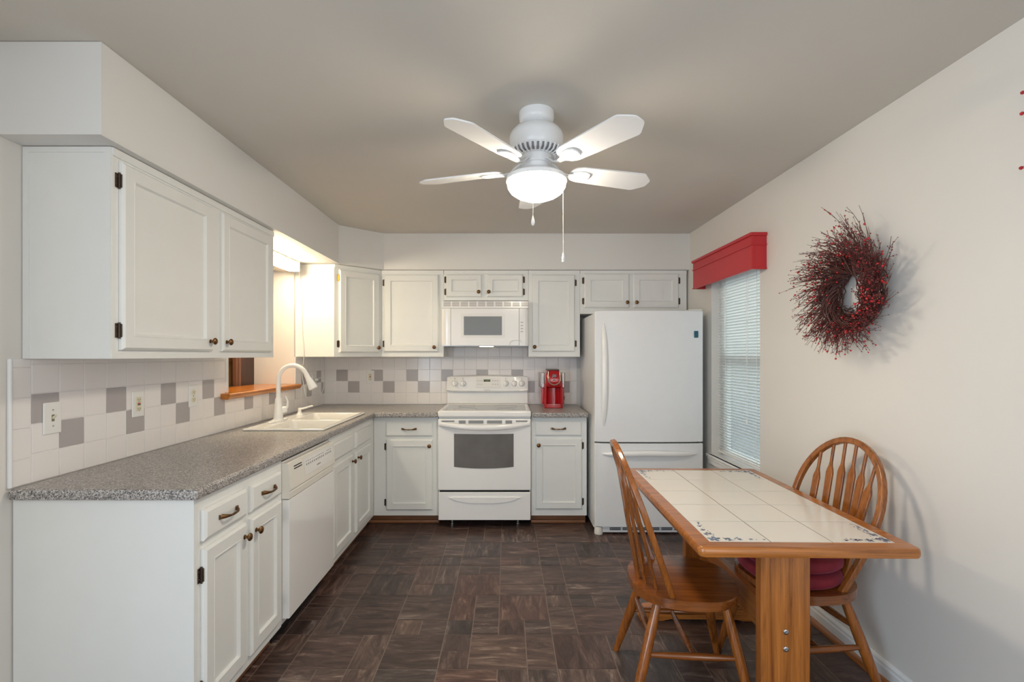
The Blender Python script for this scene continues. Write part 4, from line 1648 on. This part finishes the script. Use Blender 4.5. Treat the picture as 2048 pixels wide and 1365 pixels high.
# ------------------------------------------------------------------ ceiling fan
FXc, FYc = 0.128, 2.116
FANW = plain('fan_white', (0.86, 0.87, 0.88), 0.25, vary=0.006)
c = thing('ceiling_fan', 'white five-blade ceiling fan with lit globe', 'ceiling fan', (FXc, FYc, ZC))
b = B()
b.lathe([(0.074, -0.0005), (0.076, -0.004), (0.076, -0.030), (0.072, -0.042), (0.064, -0.050), (0.050, -0.056), (0.050, -0.064)], n=40)
obj('canopy', b, FANW, c, 40)
b = B()
b.lathe([(0.050, -0.062), (0.075, -0.066), (0.098, -0.078), (0.114, -0.098), (0.119, -0.118), (0.118, -0.150), (0.112, -0.160), (0.112, -0.166)], n=48)
mh = obj('motor_housing', b, FANW, c, 40)
b = B()
b.lathe([(0.112, -0.164), (0.100, -0.185), (0.082, -0.193), (0.066, -0.194)], n=48)
for k in range(30):
    a = 2 * pi * k / 30
    b.M = MX.Rotation(a, 4, 'Z')
    b.tube([(0.110, 0, -0.166), (0.100, 0, -0.188), (0.076, 0, -0.196)], [(0.003, 0.004)] * 3, 6, side=(0, 1, 0))
b.M = MX.Identity(4)
vr = obj('vent_ring', b, FANW, c, 40)
b = B()
for k in range(30):
    a = 2 * pi * (k + .5) / 30
    b.M = MX.Rotation(a, 4, 'Z')
    b.tube([(0.1085, 0, -0.1715), (0.1005, 0, -0.1862), (0.084, 0, -0.1938)], [(0.0045, 0.0012)] * 3, 6, side=(0, 1, 0))
obj('vent_slots', b, plain('fan_slot_grey', (0.20, 0.20, 0.21), 0.5), vr, 0)
b = B()
b.lathe([(0.066, -0.193), (0.066, -0.226), (0.064, -0.229), (0.056, -0.231), (0.056, -0.258), (0.058, -0.262)], n=36)
obj('switch_housing', b, FANW, c, 40)
b = B()
b.lathe([(0.052, -0.256), (0.075, -0.260), (0.104, -0.268), (0.119, -0.277), (0.1305, -0.286), (0.1315, -0.302), (0.1295, -0.303), (0.1290, -0.2958), (0.118, -0.2958)], n=48)
obj('light_holder', b, FANW, c, 40)
b = B()
b.lathe([(0.118, -0.2962), (0.1265, -0.2975), (0.1275, -0.310), (0.124, -0.328), (0.112, -0.346), (0.090, -0.362), (0.060, -0.374), (0.030, -0.380), (0.0005, -0.381)], n=56, cap0=False)
obj('globe', b, GLOBE, c, 60)
ZBL = -0.247
for k in range(5):
    ang = pi / 2 + 2 * pi * k / 5
    M_ = MX.Rotation(ang, 4, 'Z') @ MX.Translation((0, 0, ZBL)) @ MX.Rotation(R(-12), 4, 'X')
    b = B()
    b.M = M_
    half = [(0.158, 0.012), (0.164, 0.030), (0.178, 0.046), (0.205, 0.056), (0.30, 0.0600), (0.50, 0.0665), (0.508, 0.0655), (0.514, 0.062), (0.552, 0.029), (0.557, 0.022), (0.558, 0.014)]
    poly = [(x, -y) for x, y in half] + half[::-1]
    b.prism(poly, -0.003, 0.003, 0.0012)
    bl = obj('blade', b, FANW, c, 40)
    b = B()
    b.M = M_
    pl = [(0.168, -0.020), (0.195, -0.031), (0.225, -0.034), (0.248, -0.024), (0.255, 0.0), (0.248, 0.024), (0.225, 0.034), (0.195, 0.031), (0.168, 0.020)]
    b.prism(pl, -0.011, -0.0031, 0.004, 2)
    b.M = MX.Rotation(ang, 4, 'Z')
    b.tube([(0.060, 0, -0.216), (0.085, 0, -0.226), (0.115, 0, -0.252), (0.145, 0, -0.258), (0.185, 0, -0.2545)], [(0.016, 0.005), (0.015, 0.005), (0.012, 0.005), (0.014, 0.005), (0.022, 0.004)], 10, side=(0, 1, 0))
    obj('blade_iron', b, FANW, bl, 40)
for (dx, dy, z1, kn) in ((-0.022, -0.125, -0.485, 'drop'), (0.108, -0.07, -0.625, 'bell')):
    b = B()
    z0 = -0.288 if kn == 'bell' else -0.285
    b.tube([(dx, dy, z0), (dx, dy, z1)], 0.0011, 6)
    ch = obj('pull_chain', b, plain('chain_' + kn, (0.80, 0.76, 0.66), 0.4), c)
    b = B()
    if kn == 'drop':
        prof = [(0.0015, 0.0), (0.003, -0.006), (0.0072, -0.026), (0.0070, -0.034), (0.004, -0.040), (0.0005, -0.041)]
        prof = [(r, h - 0.0) for r, h in prof]
    else:
        prof = [(0.0025, 0.0), (0.0035, -0.004), (0.0062, -0.020), (0.0065, -0.024), (0.0045, -0.029), (0.0065, -0.033), (0.0055, -0.039), (0.0005, -0.041)]
    b.lathe(prof, (dx, dy, z1), 14)
    obj('pull_knob', b, WPLA, ch, 50)
